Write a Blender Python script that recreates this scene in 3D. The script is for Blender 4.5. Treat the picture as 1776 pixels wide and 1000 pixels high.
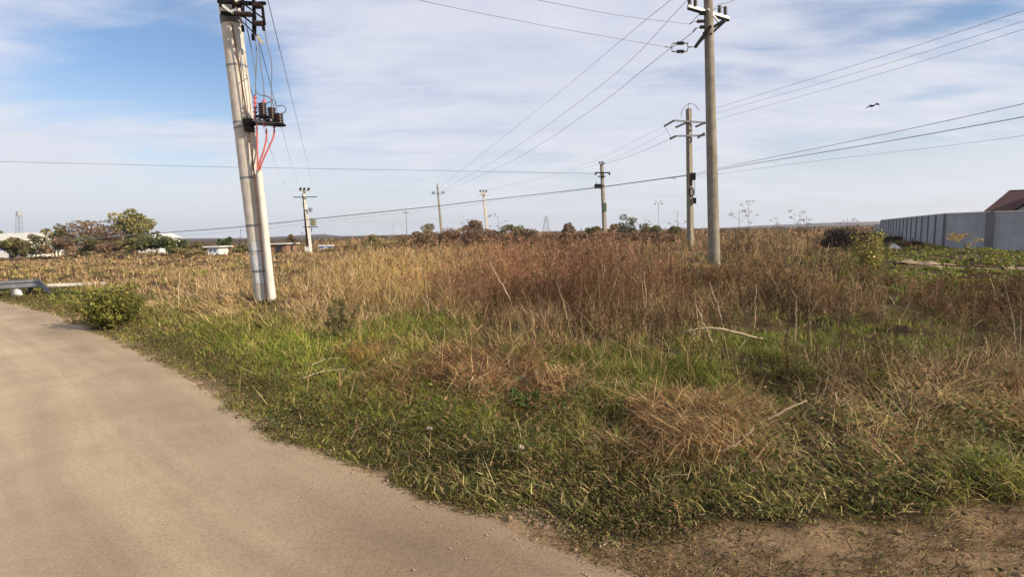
import bpy, math, random
import numpy as np
from mathutils import Vector, Matrix

random.seed(7)
rng = np.random.default_rng(11)
R = math.radians
scn = bpy.context.scene
for o in list(bpy.data.objects):
    bpy.data.objects.remove(o)

# ------------------------------------------------------------------ camera, light, exposure
CAM_H, FPX, PITCH, ROLL = 1.6, 900.0, R(6.21), R(1.25)
_F = Vector((0, math.cos(PITCH), -math.sin(PITCH)))
_V = Vector((0, math.sin(PITCH), math.cos(PITCH)))
_H = Vector((1, 0, 0))
_R = _H * math.cos(ROLL) - _V * math.sin(ROLL)
_U = _H * math.sin(ROLL) + _V * math.cos(ROLL)
CO = Vector((0, 0, CAM_H))
cd = bpy.data.cameras.new('camera')
cd.sensor_width = 36.0
cd.lens = 36.0 * FPX / 1776.0
cd.clip_start, cd.clip_end = 0.05, 20000
cam = bpy.data.objects.new('camera', cd)
scn.collection.objects.link(cam)
cam.matrix_world = Matrix(((_R.x, _U.x, -_F.x, 0), (_R.y, _U.y, -_F.y, 0), (_R.z, _U.z, -_F.z, CAM_H), (0, 0, 0, 1)))
scn.camera = cam

SUN_AZ, SUN_EL = R(117), R(26)          # clockwise from +Y
world = bpy.data.worlds.new('World')
scn.world = world
world.use_nodes = True
sl = bpy.data.lights.new('sun', 'SUN')
sl.energy, sl.angle, sl.color = 5.0, R(0.6), (1.0, 0.86, 0.66)
sun = bpy.data.objects.new('sun', sl)
scn.collection.objects.link(sun)
sd = Vector((math.sin(SUN_AZ) * math.cos(SUN_EL), math.cos(SUN_AZ) * math.cos(SUN_EL), math.sin(SUN_EL)))
sun.rotation_euler = sd.to_track_quat('Z', 'Y').to_euler()
sun.location = (20, -10, 30)
scn.view_settings.view_transform = 'Standard'
scn.view_settings.look = 'None'
scn.view_settings.exposure = 0.36
scn.view_settings.gamma = 1.0


def ray(u, v):
    return _F * FPX + _R * (u - 888.0) + _U * (500.0 - v)


def at(u, v, Y):
    d = ray(u, v)
    return CO + d * (Y / d.y)


def gnd(u, v, z=0.0):
    d = ray(u, v)
    return CO + d * ((z - CAM_H) / d.z)


def proj(x, y, z):
    dz = z - CAM_H
    f = y * _F.y + dz * _F.z
    f = np.maximum(f, 1e-3)
    a = (x * _R.x + y * _R.y + dz * _R.z) / f
    b = (x * _U.x + y * _U.y + dz * _U.z) / f
    return 888 + FPX * a, 500 - FPX * b


# ------------------------------------------------------------------ sky
def sky():
    nt = world.node_tree
    N, L = nt.nodes, nt.links
    N.clear()
    out = N.new('ShaderNodeOutputWorld')
    bg = N.new('ShaderNodeBackground')
    bg.inputs['Strength'].default_value = 0.107
    st = N.new('ShaderNodeTexSky')
    st.sky_type = 'NISHITA'
    st.sun_disc = False
    st.sun_elevation, st.sun_rotation = SUN_EL, SUN_AZ
    st.air_density, st.dust_density, st.ozone_density = 1.0, 1.2, 1.6
    tc = N.new('ShaderNodeTexCoord')
    sp = N.new('ShaderNodeSeparateXYZ')
    L.new(tc.outputs['Generated'], sp.inputs[0])

    def m(op, a, b=None, clamp=False):
        n = N.new('ShaderNodeMath')
        n.operation = op
        n.use_clamp = clamp
        for i, x in enumerate((a, b)):
            if x is None:
                continue
            if isinstance(x, (int, float)):
                n.inputs[i].default_value = x
            else:
                L.new(x, n.inputs[i])
        return n.outputs[0]
    z = m('ADD', m('MAXIMUM', sp.outputs[2], 0.0), 0.10)
    cx, cy = m('DIVIDE', sp.outputs[0], z), m('DIVIDE', sp.outputs[1], z)
    cb = N.new('ShaderNodeCombineXYZ')
    L.new(cx, cb.inputs[0]); L.new(cy, cb.inputs[1])

    def noise(scale, det, rough, off, stretch, rot, dist=0.0):
        mp = N.new('ShaderNodeMapping')
        mp.inputs['Location'].default_value = off
        mp.inputs['Rotation'].default_value = (0, 0, rot)
        mp.inputs['Scale'].default_value = stretch
        L.new(cb.outputs[0], mp.inputs[0])
        t = N.new('ShaderNodeTexNoise')
        t.inputs['Scale'].default_value = scale
        t.inputs['Detail'].default_value = det
        t.inputs['Roughness'].default_value = rough
        t.inputs['Distortion'].default_value = dist
        L.new(mp.outputs[0], t.inputs['Vector'])
        return t.outputs[0]
    big = noise(0.55, 5, 0.5, (3.1, 1.7, 0), (0.8, 1.15, 1), R(14), 0.3)
    mid = noise(1.9, 8, 0.58, (0.6, 5.2, 0), (0.6, 1.5, 1), R(10), 0.5)
    fine = noise(6.5, 6, 0.6, (1.6, 2.2, 0), (0.6, 1.4, 1), R(8), 0.4)
    s = m('ADD', m('ADD', m('MULTIPLY', big, 1.1), m('MULTIPLY', mid, 0.62)), m('MULTIPLY', fine, 0.22))

    def gap(u, v, rad, amt, squash=1.0):
        d = ray(u, v).normalized()
        vs = N.new('ShaderNodeVectorMath'); vs.operation = 'SUBTRACT'
        L.new(tc.outputs['Generated'], vs.inputs[0]); vs.inputs[1].default_value = d
        vm = N.new('ShaderNodeVectorMath'); vm.operation = 'MULTIPLY'
        L.new(vs.outputs[0], vm.inputs[0]); vm.inputs[1].default_value = (1, 1, squash)
        ln = N.new('ShaderNodeVectorMath'); ln.operation = 'LENGTH'
        L.new(vm.outputs[0], ln.inputs[0])
        mr = N.new('ShaderNodeMapRange'); mr.interpolation_type = 'SMOOTHERSTEP'
        L.new(ln.outputs['Value'], mr.inputs[0])
        mr.inputs[1].default_value, mr.inputs[2].default_value = rad, 0.0
        mr.inputs[3].default_value, mr.inputs[4].default_value = 0.0, amt
        return mr.outputs[0]
    for g in ((300, 125, 0.27, 0.58, 1.5), (130, 215, 0.16, 0.12, 2.0), (285, 275, 0.15, 0.35, 4.0), (250, 320, 0.20, 0.22, 3.0),
              (620, 345, 0.26, 0.25, 3.0), (930, 265, 0.18, 0.28, 5.0), (60, 130, 0.10, 0.10, 1.0),
              (1000, 325, 0.20, 0.20, 4.0), (1620, 165, 0.10, 0.25, 5.0), (1690, 20, 0.13, 0.25, 4.0), (1450, 310, 0.40, 0.14, 4.5),
              (800, 60, 0.22, -0.08, 1.5), (640, 190, 0.25, -0.10, 2.0), (290, 210, 0.22, -0.22, 3.0), (100, 270, 0.2, -0.18, 2.5), (120, 40, 0.25, -0.16, 1.6)):
        s = m('SUBTRACT', s, gap(*g))
    cov = N.new('ShaderNodeMapRange'); cov.interpolation_type = 'SMOOTHSTEP'
    L.new(s, cov.inputs[0])
    cov.inputs[1].default_value, cov.inputs[2].default_value = 0.58, 1.04
    cov.inputs[3].default_value, cov.inputs[4].default_value = 0.0, 0.86
    # brightness inside the cloud: fine streaks of thicker cloud
    cc = N.new('ShaderNodeValToRGB')
    cc.color_ramp.elements[0].position, cc.color_ramp.elements[1].position = 0.34, 0.72
    cc.color_ramp.elements[0].color = (4.9, 5.1, 6.15, 1)
    cc.color_ramp.elements[1].color = (6.35, 6.4, 6.9, 1)
    L.new(m('ADD', m('MULTIPLY', mid, 0.65), m('MULTIPLY', fine, 0.35)), cc.inputs[0])
    sc = N.new('ShaderNodeMix'); sc.data_type = 'RGBA'; sc.blend_type = 'MULTIPLY'
    sc.inputs[0].default_value = 1.0
    L.new(st.outputs[0], sc.inputs[6]); sc.inputs[7].default_value = (0.88, 0.98, 1.10, 1)
    mx = N.new('ShaderNodeMix'); mx.data_type = 'RGBA'
    L.new(cov.outputs[0], mx.inputs[0]); L.new(sc.outputs[2], mx.inputs[6]); L.new(cc.outputs[0], mx.inputs[7])
    # pale band of air low over the horizon
    hz = N.new('ShaderNodeMapRange'); hz.interpolation_type = 'SMOOTHSTEP'
    L.new(sp.outputs[2], hz.inputs[0])
    hz.inputs[1].default_value, hz.inputs[2].default_value = 0.29, -0.03
    hz.inputs[3].default_value, hz.inputs[4].default_value = 0.0, 0.9
    mh = N.new('ShaderNodeMix'); mh.data_type = 'RGBA'
    L.new(hz.outputs[0], mh.inputs[0]); L.new(mx.outputs[2], mh.inputs[6]); mh.inputs[7].default_value = (6.1, 6.25, 6.6, 1)
    L.new(mh.outputs[2], bg.inputs[0])
    L.new(bg.outputs[0], out.inputs[0])


sky()


# ------------------------------------------------------------------ materials
def mat(name, col, rough=0.8, metal=0.0, var=0.25, scale=6.0, bump=0.0, col2=None, spec=0.3, streak=0.0):
    m = bpy.data.materials.new(name)
    m.use_nodes = True
    N, L = m.node_tree.nodes, m.node_tree.links
    b = N['Principled BSDF']
    b.inputs['Roughness'].default_value = rough
    b.inputs['Metallic'].default_value = metal
    b.inputs['Specular IOR Level'].default_value = spec
    tc = N.new('ShaderNodeTexCoord')
    t = N.new('ShaderNodeTexNoise')
    t.inputs['Scale'].default_value = scale
    t.inputs['Detail'].default_value = 8
    t.inputs['Roughness'].default_value = 0.65
    L.new(tc.outputs['Object'], t.inputs['Vector'])
    r = N.new('ShaderNodeValToRGB')
    c2 = col2 or tuple(c * (1 - var) for c in col)
    c1 = col if col2 else tuple(min(1, c * (1 + var * 0.6)) for c in col)
    r.color_ramp.elements[0].position, r.color_ramp.elements[1].position = 0.32, 0.68
    r.color_ramp.elements[0].color = (*c2, 1)
    r.color_ramp.elements[1].color = (*c1, 1)
    L.new(t.outputs[0], r.inputs[0])
    cout = r.outputs[0]
    if streak:
        mp = N.new('ShaderNodeMapping'); mp.inputs['Scale'].default_value = (9, 9, 0.35)
        L.new(tc.outputs['Object'], mp.inputs[0])
        t3 = N.new('ShaderNodeTexNoise'); t3.inputs['Scale'].default_value = 1.6; t3.inputs['Detail'].default_value = 7; t3.inputs['Roughness'].default_value = 0.7
        L.new(mp.outputs[0], t3.inputs['Vector'])
        r3 = N.new('ShaderNodeValToRGB'); r3.color_ramp.elements[0].position, r3.color_ramp.elements[1].position = 0.36, 0.60
        k = 1 - streak
        r3.color_ramp.elements[0].color = (k, k * .97, k * .93, 1); r3.color_ramp.elements[1].color = (1, 1, 1, 1)
        L.new(t3.outputs[0], r3.inputs[0])
        mm = N.new('ShaderNodeMix'); mm.data_type = 'RGBA'; mm.blend_type = 'MULTIPLY'; mm.inputs[0].default_value = 1
        L.new(cout, mm.inputs[6]); L.new(r3.outputs[0], mm.inputs[7]); cout = mm.outputs[2]
    L.new(cout, b.inputs['Base Color'])
    if bump:
        t2 = N.new('ShaderNodeTexNoise')
        t2.inputs['Scale'].default_value = scale * 7
        t2.inputs['Detail'].default_value = 6
        L.new(tc.outputs['Object'], t2.inputs['Vector'])
        bp = N.new('ShaderNodeBump')
        bp.inputs['Strength'].default_value = bump
        bp.inputs['Distance'].default_value = 0.02
        L.new(t2.outputs[0], bp.inputs['Height'])
        L.new(bp.outputs[0], b.inputs['Normal'])
    return m


def plant_mat(name, trans=0.26, rough=0.65, spec=0.25):
    m = bpy.data.materials.new(name)
    m.use_nodes = True
    N, L = m.node_tree.nodes, m.node_tree.links
    b = N['Principled BSDF']
    b.inputs['Roughness'].default_value = rough
    b.inputs['Specular IOR Level'].default_value = spec
    a = N.new('ShaderNodeAttribute'); a.attribute_name = 'tint'
    tc = N.new('ShaderNodeTexCoord')
    t = N.new('ShaderNodeTexNoise'); t.inputs['Scale'].default_value = 9; t.inputs['Detail'].default_value = 4
    L.new(tc.outputs['Object'], t.inputs['Vector'])
    mr = N.new('ShaderNodeMapRange'); mr.inputs[1].default_value, mr.inputs[2].default_value = 0.3, 0.7
    mr.inputs[3].default_value, mr.inputs[4].default_value = 0.78, 1.22
    L.new(t.outputs[0], mr.inputs[0])
    mul = N.new('ShaderNodeMix'); mul.data_type = 'RGBA'; mul.blend_type = 'MULTIPLY'; mul.inputs[0].default_value = 1
    L.new(a.outputs['Color'], mul.inputs[6]); L.new(mr.outputs[0], mul.inputs[7])
    L.new(mul.outputs[2], b.inputs['Base Color'])
    tr = N.new('ShaderNodeBsdfTranslucent')
    L.new(mul.outputs[2], tr.inputs['Color'])
    ms = N.new('ShaderNodeMixShader'); ms.inputs[0].default_value = trans
    L.new(b.outputs[0], ms.inputs[1]); L.new(tr.outputs[0], ms.inputs[2])
    L.new(ms.outputs[0], N['Material Output'].inputs['Surface'])
    return m


M = dict(
    concrete=mat('weathered_concrete', (0.57, 0.53, 0.47), 0.9, var=0.2, scale=3.5, bump=0.5, streak=.24),
    concrete2=mat('grey_concrete', (0.27, 0.24, 0.19), 0.9, var=0.3, scale=3.0, bump=0.5, streak=.3),
    pale=mat('pale_concrete', (0.60, 0.57, 0.50), 0.85, var=0.2, scale=3.0, bump=0.3),
    wall=mat('wall_concrete', (0.35, 0.365, 0.395), 0.9, var=0.22, scale=0.9, bump=0.3, streak=.10),
    steel=mat('galvanised_steel', (0.22, 0.23, 0.25), 0.6, 0.4, var=0.3, scale=8),
    white_steel=mat('pale_galvanised_steel', (0.72, 0.72, 0.68), 0.6, 0.1, var=0.2, scale=8),
    dark=mat('dark_steel', (0.014, 0.013, 0.013), 0.85, 0.0, var=0.4, scale=12, spec=0.05),
    rust=mat('rusty_steel', (0.13, 0.07, 0.045), 0.8, 0.2, var=0.4, scale=12),
    ceramic=mat('brown_porcelain', (0.038, 0.018, 0.014), 0.35, var=0.3, scale=9, spec=0.4),
    red=mat('red_cable_sheath', (0.52, 0.13, 0.12), 0.5, var=0.2, scale=5),
    wire=mat('aluminium_wire', (0.17, 0.175, 0.20), 0.6, 0.2, var=0.2),
    paper=mat('torn_paper', (0.70, 0.70, 0.70), 0.9, col2=(0.40, 0.41, 0.45), scale=14),
    white=mat('white_paint', (0.72, 0.71, 0.68), 0.6, var=0.15, scale=2),
    blue=mat('blue_paint', (0.12, 0.20, 0.42), 0.6, var=0.25, scale=2),
    brick=mat('orange_brick', (0.26, 0.15, 0.10), 0.9, var=0.3, scale=5),
    roofred=mat('dark_red_roof_tile', (0.075, 0.028, 0.028), 0.85, var=0.35, scale=3, bump=0.4),
    plaster=mat('grey_plaster', (0.30, 0.28, 0.26), 0.9, var=0.2, scale=2),
    glass=mat('dark_window', (0.03, 0.035, 0.045), 0.15, var=0.2, spec=0.6),
    bark=mat('grey_brown_bark', (0.10, 0.075, 0.055), 0.95, var=0.4, scale=9, bump=0.6),
    stick=mat('bleached_dead_wood', (0.42, 0.32, 0.20), 0.8, var=0.3, scale=9),
    stickd=mat('dark_dead_wood', (0.12, 0.08, 0.05), 0.9, var=0.4, scale=9),
    graffiti=mat('ochre_spray_paint', (0.85, 0.50, 0.09), 0.8, col2=(0.62, 0.40, 0.20), scale=5),
    graffiti2=mat('pale_spray_paint', (0.75, 0.70, 0.52), 0.8, var=0.25, scale=5),
    scrap=mat('dirty_card', (0.48, 0.38, 0.29), 0.9, var=0.3, scale=30),
    drum=mat('grey_drum_paint', (0.36, 0.38, 0.41), 0.7, var=0.2, scale=2),
    collar=mat('grey_strap_steel', (0.13, 0.125, 0.115), 0.7, 0.2, var=0.4, scale=10),
    rod=mat('yellow_fibreglass', (0.55, 0.40, 0.16), 0.5, var=0.2),
    stone=mat('pale_stone', (0.40, 0.32, 0.23), 0.95, var=0.35, scale=20),
    bird=mat('dark_feathers', (0.012, 0.012, 0.016), 0.9, var=0.2, spec=0.05),
    hill=mat('far_hill_scrub', (0.095, 0.062, 0.062), 1.0, var=0.25, scale=0.02),
    plant=plant_mat('grass_blades'),
    leaf=plant_mat('tree_leaves', 0.3),
    dry=plant_mat('dry_stems', 0.14, 0.8, 0.1),
)


# ------------------------------------------------------------------ scene helpers
COL = scn.collection


def tag(o, label=None, cat=None, group=None, kind=None):
    if label: o['label'] = label
    if cat: o['category'] = cat
    if group: o['group'] = group
    if kind: o['kind'] = kind
    return o


def thing(name, loc, label, cat, group=None):
    o = bpy.data.objects.new(name, None)
    o.location = loc
    o.empty_display_size = 0.3
    COL.objects.link(o)
    return tag(o, label, cat, group)


def root_loc(o):
    while o.parent:
        o = o.parent
    return Vector(o.location)


def frame_of(d):
    d = Vector(d).normalized()
    a = Vector((0, 0, 1)) if abs(d.z) < 0.95 else Vector((1, 0, 0))
    x = d.cross(a).normalized()
    return x, x.cross(d).normalized(), d


class MB:
    def __init__(self):
        self.v, self.f = [], []

    def box(self, c, s, rz=0.0, ax=None):
        c = Vector(c)
        if ax is None:
            ax = (Vector((math.cos(rz), math.sin(rz), 0)), Vector((-math.sin(rz), math.cos(rz), 0)), Vector((0, 0, 1)))
        n = len(self.v)
        for k in (-1, 1):
            for j in (-1, 1):
                for i in (-1, 1):
                    self.v.append(c + ax[0] * (i * s[0] / 2) + ax[1] * (j * s[1] / 2) + ax[2] * (k * s[2] / 2))
        for q in ((0, 2, 3, 1), (4, 5, 7, 6), (0, 1, 5, 4), (2, 6, 7, 3), (0, 4, 6, 2), (1, 3, 7, 5)):
            self.f.append(tuple(n + i for i in q))
        return self

    def bar(self, a, b, w, h):
        a, b = Vector(a), Vector(b)
        x, y, d = frame_of(b - a)
        return self.box((a + b) / 2, (w, h, (b - a).length), ax=(x, y, d))

    def taper(self, a, b, w0, h0, w1, h1, rz=0.0):
        a, b = Vector(a), Vector(b)
        ex, ey = Vector((math.cos(rz), math.sin(rz), 0)), Vector((-math.sin(rz), math.cos(rz), 0))
        n = len(self.v)
        for p, w, h in ((a, w0, h0), (b, w1, h1)):
            for i, j in ((-1, -1), (1, -1), (1, 1), (-1, 1)):
                self.v.append(p + ex * (i * w / 2) + ey * (j * h / 2))
        for q in ((3, 2, 1, 0), (4, 5, 6, 7), (0, 1, 5, 4), (1, 2, 6, 5), (2, 3, 7, 6), (3, 0, 4, 7)):
            self.f.append(tuple(n + i for i in q))
        return self

    def tube(self, pts, r, n=8, cap=True):
        pts = [Vector(p) for p in pts]
        if not hasattr(r, '__len__'):
            r = [r] * len(pts)
        base = len(self.v)
        x = None
        for i, p in enumerate(pts):
            d = (pts[min(i + 1, len(pts) - 1)] - pts[max(i - 1, 0)])
            if d.length < 1e-9:
                d = Vector((0, 0, 1))
            d.normalize()
            if x is None:
                x, y, _ = frame_of(d)
            else:
                x = (x - d * x.dot(d)).normalized()
                y = d.cross(x)
            for k in range(n):
                t = 2 * math.pi * k / n
                self.v.append(p + (x * math.cos(t) + y * math.sin(t)) * r[i])
        for i in range(len(pts) - 1):
            for k in range(n):
                a, b = base + i * n + k, base + i * n + (k + 1) % n
                self.f.append((a, b, b + n, a + n))
        if cap:
            self.f.append(tuple(base + k for k in range(n))[::-1])
            self.f.append(tuple(base + (len(pts) - 1) * n + k for k in range(n)))
        return self

    def lathe(self, a, b, prof, n=14):
        a, b = Vector(a), Vector(b)
        return self.tube([a + (b - a) * t for t, _ in prof], [r for _, r in prof], n)

    def sheds(self, a, b, r0, r1, k, n=12):
        pr = [(0, r0)]
        for i in range(k):
            t0, t1 = (i + 0.15) / k, (i + 0.85) / k
            pr += [(t0, r0), ((t0 + t1) / 2 - 0.12 / k, r1), ((t0 + t1) / 2 + 0.12 / k, r1), (t1, r0)]
        pr += [(1, r0)]
        a, b = Vector(a), Vector(b)
        x, y, d = frame_of(b - a)
        base = len(self.v)
        for t, r in pr:
            p = a + (b - a) * t
            for q in range(n):
                w = 2 * math.pi * q / n
                self.v.append(p + (x * math.cos(w) + y * math.sin(w)) * r)
        for i in range(len(pr) - 1):
            for q in range(n):
                e, g = base + i * n + q, base + i * n + (q + 1) % n
                self.f.append((e, g, g + n, e + n))
        self.f.append(tuple(base + q for q in range(n))[::-1])
        self.f.append(tuple(base + (len(pr) - 1) * n + q for q in range(n)))
        return self

    def face(self, *pts):
        n = len(self.v)
        self.v += [Vector(p) for p in pts]
        self.f.append(tuple(range(n, n + len(pts))))
        return self

    def prism(self, pts, off):
        """a closed outline pushed along off"""
        n, k = len(self.v), len(pts)
        off = Vector(off)
        self.v += [Vector(p) for p in pts] + [Vector(p) + off for p in pts]
        self.f.append(tuple(range(n, n + k))[::-1])
        self.f.append(tuple(range(n + k, n + 2 * k)))
        for i in range(k):
            j = (i + 1) % k
            self.f.append((n + i, n + j, n + k + j, n + k + i))
        return self

    def build(self, name, m, parent=None, origin=None, smooth=False, bevel=0.0):
        org = root_loc(parent) if parent else Vector(origin if origin is not None else (0, 0, 0))
        me = bpy.data.meshes.new(name)
        me.from_pydata([tuple(v - org) for v in self.v], [], self.f)
        if smooth:
            me.polygons.foreach_set('use_smooth', [True] * len(me.polygons))
        me.materials.append(m)
        o = bpy.data.objects.new(name, me)
        COL.objects.link(o)
        if parent:
            o.parent = parent
        else:
            o.location = org
        if smooth and hasattr(me, 'set_sharp_from_angle'):
            me.set_sharp_from_angle(angle=R(40))
        if bevel:
            b = o.modifiers.new('bevel', 'BEVEL'); b.width = bevel; b.segments = 2; b.limit_method = 'ANGLE'
        return o


def curve(pts, k=6):
    """Catmull-Rom through pts"""
    pts = [Vector(p) for p in pts]
    q = [pts[0] * 2 - pts[1]] + pts + [pts[-1] * 2 - pts[-2]]
    out = []
    for i in range(1, len(q) - 2):
        for j in range(k):
            t = j / k
            out.append(0.5 * ((2 * q[i]) + (q[i + 1] - q[i - 1]) * t + (2 * q[i - 1] - 5 * q[i] + 4 * q[i + 1] - q[i + 2]) * t * t + (3 * q[i] - q[i - 1] - 3 * q[i + 1] + q[i + 2]) * t ** 3))
    return out + [pts[-1]]


# ------------------------------------------------------------------ ground shape
def _hash(ix, iy, s):
    h = (ix.astype(np.int64) * 374761393 + iy.astype(np.int64) * 668265263 + s * 974634777) & 0x7fffffff
    h = ((h ^ (h >> 13)) * 1274126177) & 0x7fffffff
    return ((h ^ (h >> 16)) & 0xffff) / 65535.0


def vnoise(x, y, s=0):
    ix, iy = np.floor(x), np.floor(y)
    fx, fy = x - ix, y - iy
    fx, fy = fx * fx * (3 - 2 * fx), fy * fy * (3 - 2 * fy)
    a, b = _hash(ix, iy, s), _hash(ix + 1, iy, s)
    c, d = _hash(ix, iy + 1, s), _hash(ix + 1, iy + 1, s)
    return (a * (1 - fx) + b * fx) * (1 - fy) + (c * (1 - fx) + d * fx) * fy


def fbm(x, y, s=0, o=4):
    t, a, n = 0, 0.5, 0
    for i in range(o):
        t = t + a * vnoise(x * 2 ** i + 17.3 * i, y * 2 ** i - 9.1 * i, s + i)
        n += a
        a *= 0.5
    return t / n


def sst(x, a, b):
    t = np.clip((x - a) / (b - a), 0, 1)
    return t * t * (3 - 2 * t)


EDGE_PX = [(0, 521), (40, 531), (100, 548), (172, 579), (270, 622), (340, 664), (402, 708), (440, 736), (477, 754), (563, 788), (650, 823), (750, 856), (870, 897), (960, 940), (1100, 990)]
EDGE = [(-60, 38), (-30, 22.5)] + [tuple(gnd(u, v)[:2]) for u, v in EDGE_PX] + [(1.2, 1.75), (3.0, 0.9), (8, -0.8), (30, -7)]
EDGE = np.array(EDGE)


def edge_dist(x, y):
    """metres from the road's edge, positive on the field"""
    best = np.full(x.shape, 1e9); sg = np.ones(x.shape)
    for (ax, ay), (bx, by) in zip(EDGE[:-1], EDGE[1:]):
        dx, dy = bx - ax, by - ay
        t = np.clip(((x - ax) * dx + (y - ay) * dy) / (dx * dx + dy * dy), 0, 1)
        qx, qy = x - ax - t * dx, y - ay - t * dy
        d = np.hypot(qx, qy)
        s = np.where(dx * qy - dy * qx > 0, 1.0, -1.0)
        up = d < best
        best = np.where(up, d, best); sg = np.where(up, s, sg)
    return best * sg


MOUNDS = []     # (x, y, rx, ry, height)
for (u, v, ru, rv, hh) in ((800, 672, 105, 45, 0.08), (890, 655, 60, 30, 0.06), (1180, 765, 110, 40, 0.05), (1430, 775, 90, 40, 0.09), (1640, 735, 120, 40, 0.09),
                           (690, 668, 60, 30, 0.12), (1560, 690, 80, 30, 0.16), (1320, 672, 60, 30, -0.16), (400, 540, 150, 40, 0.15), (970, 600, 170, 40, 0.15)):
    c = gnd(u, v); a = gnd(u + ru, v); b = gnd(u, v - rv)
    MOUNDS.append((c.x, c.y, (a - c).length, max(0.3, (b - c).length * 0.8), hh))


def height(x, y, e=None):
    x, y = np.asarray(x, float), np.asarray(y, float)
    if e is None:
        e = edge_dist(x, y)
    d = np.hypot(x, y)
    h = 0.04 * sst(e, 0.0, 2.0) + sst(e, 1.0, 6.0) * (0.42 * (fbm(x * 0.35, y * 0.35, 3) - 0.5) + 0.30 * (fbm(x * 1.1, y * 1.1, 9) - 0.5)) + sst(e, 0.4, 2.0) * 0.22 * (fbm(x * 3.1, y * 3.1, 12, 2) - 0.5)
    h = h + sst(e, 0.05, 0.6) * 0.02 * (fbm(x * 4, y * 4, 21) - 0.5)
    for (mx, my, rx, ry, hh) in MOUNDS:
        h = h + sst(e, 0.1, 1.6) * hh * np.exp(-(((x - mx) / rx) ** 2 + ((y - my) / ry) ** 2))
    az = np.arctan2(x, np.maximum(y, 1e-6))
    left = sst(-az, R(5), R(25)) * (y > 0)
    h = h * np.clip(1 - (d - 90) / 200, 0.0, 1) - left * np.clip(d - 18, 0, 60) * 0.0065 * sst(e, 1, 6)
    return np.where(e < 0.02, -0.004 - 0.02 * sst(-e, 0.3, 1.2), h)


def hz(x, y):
    return float(height(np.array([x]), np.array([y]))[0])


def on(u, v):
    """a ground point under a pixel, on the real surface"""
    p = gnd(u, v)
    for _ in range(3):
        p = gnd(u, v, hz(p.x, p.y))
    return p


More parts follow.
